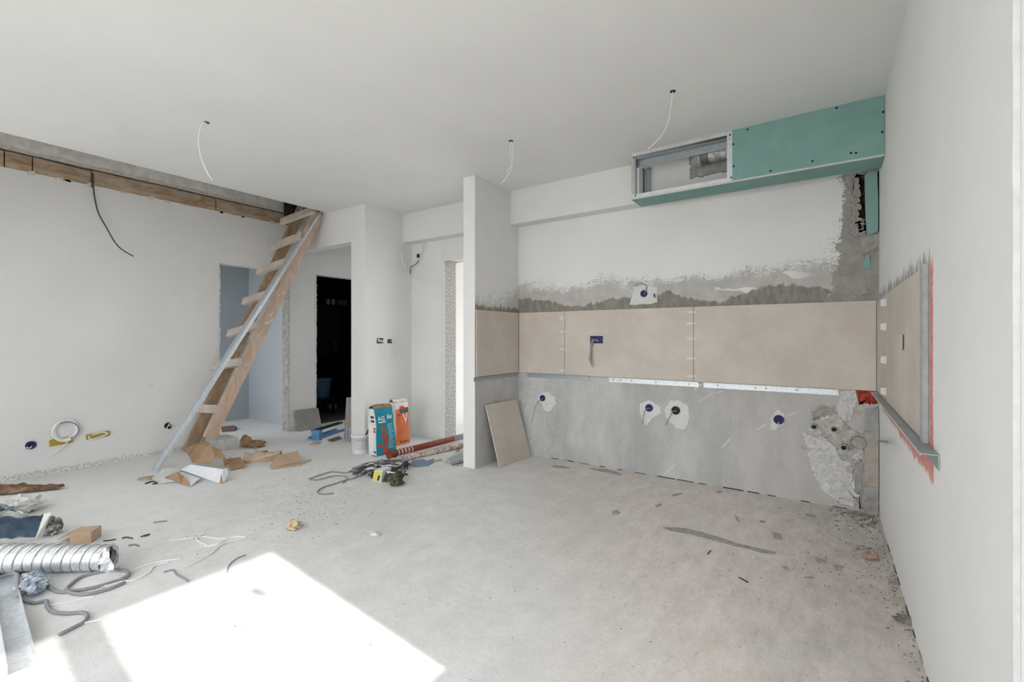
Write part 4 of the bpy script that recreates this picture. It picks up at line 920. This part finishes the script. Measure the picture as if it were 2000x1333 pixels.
# tangled cables
t = thing('cable_tangle', 'tangled heap of thin black and white cables in front of the teal bag', 'cables', fl(740, 915))
rnd = random.Random(11)
for i in range(34):
    x0, x1 = rnd.uniform(680, 720), rnd.uniform(765, 800); y0 = 924-(x0-680)*.28+rnd.uniform(-8, 10); y1 = rnd.uniform(900, 916)
    P = []
    for q in range(7):
        f = q/6; hgt = .01+.075*math.sin(f*math.pi)*rnd.uniform(.3, 1)
        P.append(fl(x0+(x1-x0)*f, y0+(y1-y0)*f-6*math.sin(f*math.pi)+rnd.uniform(-4, 4), hgt))
    MB().tube(P, .0042, 5, smooth=3).build('cable', (CABLED, CABLED, CABLEW, CABLEG)[i % 4], t, True)
for i in range(16):
    x0 = rnd.uniform(768, 800); y0 = rnd.uniform(902, 925); P = [fl(x0+rnd.uniform(-14, 10), y0+rnd.uniform(-8, 8), rnd.uniform(.005, .05)) for q in range(5)]
    MB().tube(P, .0042, 5, smooth=3).build('cable', (CABLED, BLACK, CABLEW)[i % 3], t, True)
for i in range(12):
    x0, y0 = rnd.uniform(690, 722), rnd.uniform(918, 928); P = [fl(x0+q*rnd.uniform(2, 5), y0+q*rnd.uniform(-1, 3), .004+.02*math.sin(q)) for q in range(5)]
    MB().tube(P, .004, 5, smooth=3).build('cable', (CABLED, CABLEW)[i % 2], t, True)
def floorwire(pts, r, mat, label, name='floor_cable', z=None, group=None, cat='cable'):
    o = MB().tube([fl(x, y, (z[i] if isinstance(z, list) else z if z is not None else r)) for i, (x, y) in enumerate(pts)], r, 7, smooth=6).build(name, mat, None, True); return tag(o, label, cat, group)
floorwire([(720, 914), (690, 918), (676, 924), (650, 922), (636, 925), (612, 933), (604, 936), (620, 938), (648, 931), (668, 930), (678, 935), (670, 944)], .0055, CABLEG, 'grey cable looping left from the cable heap, ending in a hook')
floorwire([(712, 926), (690, 935), (676, 938), (652, 946), (632, 952), (620, 961), (630, 966), (652, 964)], .0055, CABLEG, 'grey cable curling forward from the cable heap across the floor')
# small yellow box, dark cloth
A, B = fl(730, 940), fl(745, 942); d = (B-A).normalized(); s = Vector((-d.y, d.x, 0)); t = thing('small_carton', 'small white and yellow carton lying open beside the cable heap', 'box', A)
MB().obox((A+B)/2+s*.06+Vector((0, 0, .045)), d*.04, s*.06, Vector((.012, 0, .045))).build('body', CARDW, t)
MB().obox((A+B)/2-s*.002+Vector((-.004, 0, .045)), d*.036, s*.0015, Vector((.012, 0, .040))).build('yellow_label', YELLOW, t)
MB().obox((A+B)/2+d*.012-s*.004+Vector((0, 0, .03)), d*.008, s*.0012, Vector((.008, 0, .022))).build('print', INK, t)
MB().sheet([B+d*.005, B+d*.08+s*.02, B+d*.03+Vector((0, 0, .085))+s*.03], [(0, 1, 2)], .002).build('flap', INK, t)
MB().sheet([B+s*.02+Vector((0, 0, .085)), B+d*.10+s*.05+Vector((0, 0, .075)), B+d*.12+s*.02+Vector((0, 0, .002)), B+d*.03+s*.02+Vector((0, 0, .085))], [(0, 1, 2, 3)], .002).build('flap', CARDW, t)
p = fl(773, 948)
tag(lump(p, (.062, .05, .052), .55, 2.4, 22, 14, 4).build('work_glove', GLOVE, None, True), 'crumpled olive and black cloth lump on the floor beside the small carton', 'cloth')

# ------------------------------------------------------------------ cardboard by the ladder
def px3(L): return [fl(x, y, z) for x, y, z in L]
def sheet_px(name, verts, faces, mat, label, cat='cardboard', th=.004, group='cardboard waste by the ladder'):
    P = px3(verts); n = (P[faces[0][1]]-P[faces[0][0]]).cross(P[faces[0][2]]-P[faces[0][1]])
    F = faces if n.z > 0 else [tuple(reversed(f)) for f in faces]
    return tag(MB().sheet(P, F, th).build(name, mat), label, cat, group)
sheet_px('cardboard_sheet', [(360, 877, .10), (378, 868, .15), (405, 862, .19), (412, 871, .20), (432, 880, .16), (440, 893, .13), (446, 905, .06), (440, 914, .02), (436, 898, .12), (420, 895, .13), (406, 905, .08), (376, 904, .03), (368, 890, .06)],
         [(0, 1, 12), (1, 2, 3, 12), (12, 3, 9, 10), (12, 10, 11), (3, 4, 9), (4, 5, 8, 9), (5, 6, 7, 8)], CARD, 'large bent brown cardboard sheet below the ladder foot')
sheet_px('cardboard_flap', [(442, 897, .05), (470, 893, .06), (481, 911, .015), (450, 919, .006), (447, 908, .02)], [(0, 1, 2, 3, 4)], CARD, 'small brown cardboard flap right of the bent sheet')
t = thing('white_carton', 'crushed white cardboard carton lying in front of the bent sheet', 'box', fl(400, 938), 'cardboard waste by the ladder')
V = px3([(353, 918, .07), (372, 908, .11), (435, 917, .10), (432, 926, .07), (428, 945, .004), (352, 921, .02), (437, 944, .004), (443, 915, .10), (446, 925, .06)])
MB().sheet(V, [(0, 3, 2, 1), (0, 5, 4, 3)], .004).build('body', CARDW, t)
MB().sheet([V[3], V[4], V[6]], [(0, 1, 2)], .003).build('inner', CARD, t)
MB().sheet([V[2], V[3], V[6], V[8], V[7]], [(0, 1, 2), (0, 2, 3, 4)], .003).build('end_flap', CARDW, t)
V = px3([(352, 922, .05), (390, 935, .03), (371, 951, .004)]); MB().sheet(V, [(0, 2, 1)], .003).build('side_flap', CARDW, t)
sheet_px('cardboard_flap', [(323, 933, .03), (345, 923, .09), (358, 931, .05), (370, 951, .004), (352, 945, .006)], [(0, 4, 3, 2, 1)], CARD, 'brown folded cardboard corner in front of the white carton')
sheet_px('plastic_sheet', [(296, 935, .01), (318, 916, .05), (346, 913, .07), (350, 920, .05), (322, 934, .03), (345, 941, .012), (310, 945, .004)], [(0, 4, 3, 2, 1), (0, 6, 5, 4)], simple('milky plastic film', (.62, .62, .60), .5), 'milky plastic film at the foot of the steel channel', 'plastic film', .002)
p = fl(287, 936); mb = MB(); mb.lathe(p, [(.062, .001), (.062, .010), (.058, .011)], 24, (0, 0, 1)).build('cardboard_disc', CARDL); tag(bpy.data.objects['cardboard_disc'], 'round tan cardboard disc left of the channel foot', 'cardboard')
floorwire([(284, 945), (292, 942), (300, 941), (306, 944), (298, 946)], .006, CABLED, 'short dark cable bits beside the cardboard disc', 'cable_scrap')
def tubefn(a, b, r, h):
    A, B = fl(*a), fl(*b); d = (B-A).normalized(); s = Vector((-d.y, d.x, 0))
    def f(u, v): an = math.pi*(v*1.1-.05); return A.lerp(B, u)+s*(math.cos(an)*r)+Vector((0, 0, .004+math.sin(an)*h))
    return f
tag(crumple(tubefn((478, 903), (548, 898), .06, .07), 14, 8, .03, 14, 2).build('kraft_paper', CARDL, None), 'crumpled tan paper roll between the cardboard flap and flat sheet', 'paper', 'cardboard waste by the ladder')
sheet_px('cardboard_sheet', [(528, 908, .012), (545, 889, .07), (582, 881, .07), (592, 903, .008), (560, 907, .012), (530, 917, .004)], [(0, 5, 4, 3, 2, 1)], CARDL, 'flat tan cardboard sheet at the right end of the waste')
sheet_px('cardboard_flap', [(531, 917, .006), (562, 908, .014), (593, 905, .012), (590, 909, .006)], [(0, 3, 2, 1)], CARDL, 'tan cardboard strip along the flat sheet edge')
sheet_px('corrugated_piece', [(499, 893, .045), (499, 881, .095), (522, 880, .10), (524, 887, .06)], [(0, 3, 2, 1)], simple('torn corrugated board', (.30, .20, .12), .9, var=.6, sc=60, bump=.02), 'torn corrugated piece standing up behind the paper roll')
sheet_px('wood_batten', [(491, 899, .07), (490, 897, .075), (541, 884, .085), (543, 886, .08)], [(0, 3, 2, 1)], simple('pale strip', (.58, .54, .48), .7), 'thin pale batten lying across the paper roll', 'strip', .008)
sheet_px('wood_chip', [(590, 902, .008), (607, 897, .008), (608, 900, .004), (593, 906, .004)], [(0, 3, 2, 1)], CARDL, 'small wood chip at the far right of the cardboard', 'scrap')
t = thing('kraft_bag', 'crumpled brown paper bag standing alone behind the cardboard', 'paper bag', fl(492, 874))
lump(fl(500, 873), (.11, .07, .035), .5, 2.2, 22, 10, 3).build('bag', PAPER, t); lump(fl(480, 874), (.045, .05, .065), .5, 2.6, 16, 10, 6).build('neck', PAPER, t)
floorwire([(444, 887), (450, 884), (457, 887), (452, 893), (447, 891)], .004, CABLEW, 'white wire curl behind the cardboard flap', 'cable_scrap')

# ------------------------------------------------------------------ near left heap
def corr(u, v):
    A, B = fl(-30, 966), fl(121, 956); d = (B-A); s = Vector((-d.y, d.x, 0)).normalized()
    w = .10*(1-u*.75); return A+d*u+s*(v-.5)*w*2+Vector((0, 0, .01+.05*(1-u*.6)*abs(math.sin(v*9+u*7))*(1 if .0 < v < 1 else 0)))
tag(crumple(corr, 22, 10, .02, 12, 1).build('cardboard_strip', simple('dark torn cardboard', (.20, .12, .075), .9, var=.5, sc=22, bump=.01)), 'torn dark brown cardboard strip nearest the left wall', 'cardboard')
def sack(name, verts, faces, mat, label, th=.012, amp=.02):
    P = px3(verts); n = (P[faces[0][1]]-P[faces[0][0]]).cross(P[faces[0][2]]-P[faces[0][1]])
    F = faces if n.z > 0 else [tuple(reversed(f)) for f in faces]
    return tag(MB().sheet(P, F, th).build(name, mat), label, 'sack', 'sacks on the floor at the left')
t = thing('blue_sack', 'dark blue woven sack with white hem and crumpled foil in its mouth', 'sack', fl(40, 1050), 'sacks on the floor at the left')
N = 10
def navy(u, v):
    a = [(-60, 1052), (-30, 1052), (10, 1053), (70, 1053)]; b = [(-60, 1022), (-10, 1020), (40, 1015), (86, 1007)]
    f = u*3; i = min(2, int(f)); f -= i
    x = (a[i][0]*(1-f)+a[i+1][0]*f)*(1-v)+(b[i][0]*(1-f)+b[i+1][0]*f)*v; y = (a[i][1]*(1-f)+a[i+1][1]*f)*(1-v)+(b[i][1]*(1-f)+b[i+1][1]*f)*v
    return fl(x, y, .01+.13*v)
crumple(navy, 16, 10, .05, 9, 3, .006).build('cloth', NAVY, t)
V = px3([(70, 1053, .02), (82, 1052, .01), (100, 1002, .16), (87, 1006, .15)]); MB().sheet(V, [(0, 1, 2, 3)], .006).build('hem', SACKW, t)
lump(fl(100, 1044), (.05, .045, .05), .55, 3, 24, 16, 2).build('foil', FOILD, t)
def wsack(u, v): return fl(-60+u*122-v*6, 1028-v*20-10*math.sin(u*3), .012+.10*v+.03*math.sin(u*9))
tag(crumple(wsack, 14, 6, .03, 10, 5, .006).build('white_sack', SACKW, None), 'pale woven sack lying behind the dark blue one', 'sack', 'sacks on the floor at the left')
def bsack(u, v): return fl(-60+u*90-v*4, 1006-v*14, .02+.16*v*(1-u*.2)+.02*math.sin(u*8))
tag(crumple(bsack, 12, 6, .04, 9, 6, .006).build('slate_sack', SACKB, None), 'slate blue folded sack farthest back in the left heap', 'sack', 'sacks on the floor at the left')
tag(lump(fl(40, 1000), (.11, .09, .05), .7, 3.2, 22, 12, 9).build('white_cloth', SACKW), 'crumpled white cloth beside the slate blue sack', 'cloth')
# small cardboard box
t = thing('cardboard_box', 'small brown cardboard box half behind the silver flexible duct', 'box', fl(150, 1066))
A, B, C = fl(136, 1066), fl(178, 1062), fl(160, 1050); h = Vector((0, 0, .065)); D = B+(C-A)*.8
MB().hexa([A, B, B+(C-A)*.9, C-(C-A)*.1, A+h, B+h, B+(C-A)*.9+h, C-(C-A)*.1+h]).build('body', CARDL, t)
MB().sheet([A+h, A+h+Vector((-.10, -.03, -.045)), C+h+Vector((-.10, -.02, -.045)), C+h], [(0, 3, 2, 1)], .004).build('flap', CARD, t)
# flexible aluminium duct
A, B = fl(-60, 1092, .075), fl(212, 1090, .062); d = (B-A); L = d.length; d.normalize()
t = thing('flexible_duct', 'silver flexible aluminium duct lying across the left floor', 'duct', (A.x, A.y, 0))
prof = []; n = 120
mb = MB(); r0 = .070
P = []; R = []
for i in range(n+1):
    f = i/n; P.append(A+d*L*f+Vector((0, 0, 0))); R.append((r0*(1-.15*f))*(1+.030*math.sin(i*1.9)))
mb.tube(P, R, 28, cap=False); mb.build('tube', ALU, t, True)
pts = []
turns = 15; m = turns*20
for i in range(m+1):
    f = i/m; an = 2*math.pi*turns*f; s1 = d.cross(Vector((0, 0, 1))).normalized(); s2 = s1.cross(d)
    r = r0*(1-.15*f)*1.025; pts.append(A+d*L*f+(s1*math.cos(an)+s2*math.sin(an))*r)
MB().tube(pts, .0022, 4).build('seam', GALVD, t, True)
E_ = A+d*L
mb = MB(); n1, n2 = 28, 6; V = []; rnd = random.Random(2)
for j in range(n2):
    for i in range(n1):
        an = 2*math.pi*i/n1; r = r0*.86*(1+.10*math.sin(an*5+j)+rnd.uniform(-.08, .08)); V.append(E_+d*(.006*j+.03*math.cos(an+.6)*j/n2*1.6)+(s1*math.cos(an)+s2*math.sin(an))*r)
mb.add(V, [(j*n1+i, j*n1+(i+1) % n1, (j+1)*n1+(i+1) % n1, (j+1)*n1+i) for j in range(n2-1) for i in range(n1)]).build('torn_end', ALU, t)
mb = MB().lathe(E_-d*.03, [(r0*.80, 0), (r0*.80, .002)], 20, d); mb.build('dark_inside', DARK, t)
# clear plastic bag, steel channel on the floor
t = lump(fl(60, 1152), (.095, .05, .035), .5, 2.6, 26, 16, 8); tag(t.build('plastic_bag', PBAG, None), 'translucent bluish plastic bag with wire on the floor beside the duct', 'plastic bag')
A, B = fl(20, 1103, .0), fl(70, 1300, .0)
d = (B-A); L = d.length; d.normalize(); s = Vector((-d.y, d.x, 0)); s = s if s.x > 0 else -s
A2 = fl(-22, 1103); wd = (fl(70, 1300)-fl(17, 1326)).length
t = thing('floor_channel', 'wide galvanised steel channel lying on the floor at the left edge', 'metal profile', (A.x, A.y, 0))
C = (A+B)/2-s*wd/2
MB().obox(C+Vector((0, 0, .0015)), d*L/2, s*wd/2, Vector((0, 0, .0012))).build('web', GALV, t)
MB().obox(C+s*wd/2+Vector((0, 0, .02)), d*L/2, s*.0012, Vector((0, 0, .019))).build('flange', GALV, t)
MB().obox(C-s*wd/2+Vector((0, 0, .02)), d*L/2, s*.0012, Vector((0, 0, .019))).build('flange', GALV, t)
# grey conduit loops and white wires
floorwire([(-20, 1140), (12, 1124), (32, 1122), (34, 1140), (38, 1165), (52, 1175), (70, 1178), (90, 1174), (92, 1184), (104, 1196), (130, 1199), (160, 1197), (170, 1203), (164, 1215), (140, 1228), (116, 1240)], .0075, CABLEG, 'thick grey conduit snaking from the left edge toward the sunlit patch', z=[.06, .06, .06, .05, .02, .0075]+[.0075]*20)
floorwire([(34, 1126), (60, 1128), (84, 1138), (104, 1152), (118, 1157), (140, 1155), (180, 1149), (222, 1137), (248, 1128), (250, 1118), (232, 1114), (200, 1117), (160, 1127), (138, 1142), (130, 1152), (140, 1159), (170, 1161), (210, 1152), (244, 1138)], .0075, CABLEG, 'grey conduit coiled in a flat loop with white ties beside the duct')
WG = 'white wires scattered on the floor'
floorwire([(196, 1150), (230, 1132), (270, 1110), (310, 1098), (350, 1092), (352, 1090)], .0035, CABLEW, 'white wire running from the coiled conduit past the patch corner', group=WG)
floorwire([(205, 1146), (240, 1136), (262, 1134), (290, 1120), (302, 1106), (330, 1098)], .0035, CABLEW, 'white wire curving under the one from the coiled conduit', group=WG)
floorwire([(376, 1054), (382, 1046), (400, 1042), (384, 1052), (392, 1060), (404, 1064)], .003, CABLEW, 'small white wire curl farthest from the viewer among the wires', group=WG)
floorwire([(330, 1056), (360, 1053), (400, 1049), (430, 1053), (455, 1048), (480, 1049)], .003, CABLEW, 'long thin white wire behind the tangle of wires', group=WG)
floorwire([(400, 1067), (424, 1064), (440, 1055), (462, 1050), (480, 1050), (450, 1058), (428, 1068), (416, 1080), (402, 1088)], .0035, CABLEW, 'white wire tangle with forked end', group=WG)
floorwire([(400, 1090), (385, 1098), (368, 1106), (362, 1108)], .003, CABLEW, 'short white wire behind the sunlit patch edge', group=WG)
floorwire([(480, 1084), (462, 1092), (448, 1104), (444, 1118)], .003, CABLEG, 'thin curved wire lying across the sunlit patch edge', group=WG)
floorwire([(320, 1118), (338, 1114), (344, 1122), (358, 1130), (367, 1136)], .004, CABLEG, 'frayed grey wire bit next to the sunlit patch edge', group=WG)
floorwire([(82, 1186), (120, 1180), (160, 1170), (184, 1166)], .003, CABLEW, 'straight white wire between the two grey conduits', group=WG)
floorwire([(156, 1222), (160, 1219), (200, 1210)], .004, CABLEW, 'white wire stub at the bend of the snaking conduit', group=WG)
floorwire([(202, 1057), (214, 1056), (226, 1054)], .004, CABLED, 'short dark wire bit right of the duct end, nearest it', 'wire_scrap')
floorwire([(238, 1052), (248, 1050), (258, 1052)], .004, CABLED, 'short dark curved wire bit beyond the duct end', 'wire_scrap')
floorwire([(275, 1049), (284, 1046), (292, 1044), (284, 1048)], .004, CABLED, 'forked dark wire bit farthest right of the duct', 'wire_scrap')
floorwire([(251, 1066), (262, 1064), (271, 1067)], .004, CABLEG, 'grey curved wire bit below the dark ones by the duct', 'wire_scrap')
floorwire([(300, 1021), (315, 1019), (326, 1018)], .004, CABLEG, 'straight grey wire bit alone on the pale floor', 'wire_scrap')

# ------------------------------------------------------------------ rubble and grit
def chunk(px, py, r, mat, name, label, seed): tag(lump(fl(px, py), r, .7, 2.6, 12, 8, seed).build(name, mat), label, 'rubble')
chunk(572, 1034, (.045, .035, .03), simple('yellow foam', (.55, .44, .28), .9, var=.4, sc=50, bump=.01), 'foam_lump', 'yellowish foam lump on the floor mid-room', 3)
chunk(585, 1028, (.02, .018, .014), ROUGHP, 'plaster_bit', 'pale plaster bit touching the yellowish foam lump', 5)
chunk(732, 1045, (.035, .02, .008), SPECKW, 'plaster_bit', 'flat white plaster flake in the middle of the floor', 7)
chunk(1698, 1092, (.038, .032, .022), BRICK, 'brick_chunk', 'broken red brick chunk on the floor by the right wall', 9)
chunk(1686, 1075, (.035, .016, .012), CONC, 'concrete_bit', 'dark concrete crumb behind the brick chunk', 11)
chunk(1770, 1216, (.035, .024, .012), SPECK, 'dirt_clump', 'dark dirt clump against the foot of the right wall', 12)
chunk(1742, 1140, (.012, .012, .010), BRICK, 'brick_crumb', 'small reddish crumb beside the right wall base', 13)
mb = MB(); mbw = MB(); rnd = random.Random(21)
def chip(m, p, s):
    a = rnd.uniform(0, 6.28); u = Vector((math.cos(a), math.sin(a), 0)); v = Vector((-u.y, u.x, 0))
    m.add([p-u*s, p+v*s*rnd.uniform(.3, .7), p+u*s*rnd.uniform(.6, 1.2), p-v*s*rnd.uniform(.3, .7), p+Vector((0, 0, s*.55))], [(0, 3, 4), (3, 2, 4), (2, 1, 4), (1, 0, 4), (0, 1, 2, 3)])
for i in range(1500):
    z_ = rnd.random()
    if z_ < .30: p = fl(rnd.gauss(610, 60), rnd.gauss(975, 35)); s = rnd.uniform(.002, .007)
    elif z_ < .62: p = Vector((rnd.uniform(-.1, XR-.01), rnd.uniform(2.6, YB-.05), 0)); p.x = XR-.012-abs(rnd.gauss(0, .22)); s = rnd.uniform(.0015, .008)
    elif z_ < .72: p = Vector((XR-.008-abs(rnd.gauss(0, .03)), rnd.uniform(1.4, YB), 0)); s = rnd.uniform(.002, .009)
    else: p = Vector((rnd.uniform(-4.5, XR-.02), rnd.uniform(.9, YB-.03), 0)); s = rnd.uniform(.0015, .0065)
    if p.z == 0 and p.y > YB-.03: continue
    if -2.75 < p.x < -2.55 and p.y > YP-.03: continue
    chip(mb, Vector((p.x, p.y, .0003)), s)
for i in range(160): chip(mb, Vector((XR-.02-abs(rnd.gauss(0, .09)), YB-.05-abs(rnd.gauss(0, .14)), .0003)), rnd.uniform(.006, .018))
for i in range(90): chip(mbw, Vector((XR-.02-abs(rnd.gauss(0, .10)), YB-.05-abs(rnd.gauss(0, .16)), .0003)), rnd.uniform(.005, .014))
for i in range(500): chip(mbw, Vector((rnd.uniform(-4.5, XR-.02), rnd.uniform(.9, YB-.03) if i % 3 else rnd.uniform(2.8, YB-.03), .0003)), rnd.uniform(.0015, .006))
tag(mb.build('grit', SPECK, origin=(0, 0, 0)), 'dark grit and crumbs strewn over the screed floor', 'grit', kind='stuff')
tag(mbw.build('plaster_dust', SPECKW, origin=(0, 0, 0)), 'pale plaster crumbs strewn over the screed floor', 'grit', kind='stuff')
# flat cement splashes and a scraped streak
mb = MB()
def splash(pts, seed):
    P = [fl(x, y, .0) for x, y in pts]; P = crom(P+[P[0]], 5)[:-1]
    V = [p+Vector((mnoise.noise(p*38+Vector((seed, 0, 0))), mnoise.noise(p*38+Vector((0, seed, 5))), 0))*.011 for p in P]
    if sum((V[i].x*V[(i+1) % len(V)].y-V[(i+1) % len(V)].x*V[i].y) for i in range(len(V))) < 0: V.reverse()
    m = len(V); MB().add(V+[v+Vector((0, 0, .0022)) for v in V], [tuple(range(m, 2*m))]+[(i, (i+1) % m, m+(i+1) % m, m+i) for i in range(m)]).build('cement_splash', SPLASH, bpy.data.objects['floor'])
SPLASH = simple('dried cement', (.41, .385, .36), .9, var=.2, sc=30)
splash([(1292, 1031), (1330, 1032), (1380, 1043), (1440, 1062), (1490, 1074), (1512, 1078), (1510, 1084), (1480, 1079), (1420, 1064), (1360, 1048), (1310, 1038)], 1)
splash([(1148, 916), (1180, 917), (1205, 923), (1215, 929), (1195, 926), (1170, 921)], 2)
splash([(1075, 912), (1092, 910), (1114, 914), (1100, 916)], 3)
splash([(1570, 1004), (1588, 1007), (1594, 1013), (1578, 1010)], 4)
splash([(1484, 1017), (1494, 1019), (1492, 1022), (1484, 1021)], 5)
splash([(1528, 1107), (1538, 1108), (1541, 1114), (1532, 1114)], 6)
splash([(1590, 1090), (1606, 1092), (1616, 1099), (1600, 1101)], 7)
splash([(1630, 1104), (1642, 1105), (1645, 1115), (1633, 1113)], 8)
splash([(1194, 1000), (1208, 998), (1210, 1005), (1200, 1006)], 9)
splash([(1280, 988), (1290, 984), (1292, 988), (1284, 992)], 10)
splash([(1312, 968), (1330, 963), (1331, 966), (1316, 970)], 11)
splash([(1400, 960), (1410, 960), (1408, 963), (1400, 963)], 12)
splash([(1436, 1007), (1442, 1013), (1444, 1022), (1438, 1015)], 13)
splash([(1571, 1127), (1588, 1128), (1586, 1132), (1572, 1131)], 14)
splash([(1508, 1040), (1524, 1044), (1526, 1054), (1512, 1052)], 15)
# dark steel nails
for i, (xa, ya, xb, yb) in enumerate(((1443, 1128, 1461, 1138), (1382, 1083, 1388, 1076))):
    a, b = fl(xa, ya, .003), fl(xb, yb, .003); tag(MB().tube([a, b], .003, 6).build('nail', DARK), ['long dark nail lying on the floor below the cement streak', 'short dark nail near the cement streak'][i], 'nail')

# ------------------------------------------------------------------ dark room contents
def inroom(x, y, X): return oX(x, y, X)
t = thing('dark_cabinet', 'dark cabinet with pale handle in the unlit room behind the doorway', 'cabinet', (-7.3, 4.9, 0))
DK = simple('charcoal door', (.030, .030, .034), .5)
MB().box((-7.75, 4.55, .85), (-7.3, 5.45, 1.75)).build('body', BLACK, t)
MB().box((-7.3, 4.58, .87), (-7.285, 5.1, 1.72)).build('door', DK, t); p = oX(655, 672, -7.28)
MB().box((-7.285, p.y-.02, p.z-.12), (-7.27, p.y+.02, p.z+.06)).build('handle', simple('dim steel', (.14, .14, .15), .5), t)
MB().box((-7.285, p.y-.06, p.z+.02), (-7.27, p.y+.06, p.z+.06)).build('handle', simple('dim steel', (.14, .14, .15), .5), t)
for (px, py, w_, h_, m_, nm, lb) in ((642, 660, .02, .10, WHITEI, 'white_stick', 'thin white stick, leftmost on the shelf in the dark room'), (652, 658, .02, .11, WHITEI, 'white_stick', 'thin white stick, right one on the shelf in the dark room'), (670, 658, .09, .10, TEALP, 'teal_pack', 'pale teal pack on the shelf in the dark room')):
    p = oX(px, py, -7.4); tag(MB().box((-7.45, p.y-w_, 1.75), (-7.40, p.y+w_, 1.75+h_)).build(nm, m_), lb, 'pack')
p = oX(628, 800, -6.35); p.z = 0; t = thing('blue_bucket', 'dim blue bucket on a stool just inside the dark doorway', 'bucket', (p.x, p.y, .26))
MB().lathe((p.x, p.y, .26), [(.11, 0), (.14, .26), (.148, .262), (.148, .275), (.135, .275), (.105, .02)], 22).build('shell', BLUEBK, t, True)
tag(MB().box((p.x-.15, p.y-.15, .22), (p.x+.15, p.y+.15, .258)).box((p.x-.14, p.y-.14, 0), (p.x-.10, p.y-.10, .22)).box((p.x+.10, p.y-.14, 0), (p.x+.14, p.y-.10, .22)).box((p.x-.14, p.y+.10, 0), (p.x-.10, p.y+.14, .22)).box((p.x+.10, p.y+.10, 0), (p.x+.14, p.y+.14, .22)).build('stool', BLACK), 'low black stool carrying the blue bucket', 'stool')
p = oX(650, 805, -6.6); tag(MB().lathe((p.x, p.y, .004), [(.05, 0), (.06, .07), (.05, .07), (.042, .01)], 16).build('small_tub', BUCKW, None, True), 'small white tub on the floor of the dark room', 'tub')
# door jamb of the left doorway
MB().box((XL-.121, 3.112, 0), (XL-.004, 3.129, 1.98)).build('jamb', CONC, wall_left)
mb = MB()
rnd = random.Random(8); 
for i in range(60): z = i*1.97/60; ragged(mb, 'X', XL, 1, blobpoly(3.122, z+.016, rnd.uniform(.010, .026), .022, 6, i), .005, .003, 2, i)
o = mb.build('torn_edge', ROUGHP, wall_left)
mb = MB()
for i in range(60): z = i*1.97/60; ragged(mb, 'X', XL, 1, blobpoly(2.334, z+.016, rnd.uniform(.006, .018), .022, 6, i+90), .005, .003, 2, i)
o = mb.build('torn_edge', PLASTER, wall_left)
mb = MB()
for i in range(60): z = i*1.97/60; ragged(mb, 'X', XL, 1, blobpoly(3.491, z+.016, rnd.uniform(.006, .016), .022, 6, i+190), .005, .003, 2, i)
o = mb.build('torn_edge', PLASTER, wall_left)
# unseen blob added on the pane to cast a spot in the sun patch, and the chipped bead on the wall edge
w1 = bpy.data.objects['window_1']
g = fl(502, 1156); k_ = .440-g.x; c_ = Vector((.440, g.y-.084*k_, SUN_TAN*k_))
MB().tube([c_+Vector((0, 0, .03)), c_+Vector((0, 0, .012)), c_+Vector((0, 0, -.012)), c_+Vector((0, .012, -.045)), c_+Vector((-.01, .035, -.10))], [.010, .026, .022, .009, .004], 10).build('shadow_caster', DARK, w1, True)
P = []; n = 130
for q in range(n+1):
    z = ZC*q/n; e = .0005+.0025*max(0, mnoise.noise(Vector((z*9, 2, 1))))+.002*max(0, mnoise.noise(Vector((z*31, 7, 1))))
    P += [(XR-.0008, 1.227+e, z), (XR-.002-e*.4, 1.222-.0005, z), (XR+.006, 1.222-.001-e*.3, z)]
MB().sheet(P, [(3*q+a, 3*q+3+a, 3*q+4+a, 3*q+1+a) for q in range(n) for a in (0, 1)], .0015).build('corner_bead', PLASTER, wall_right)
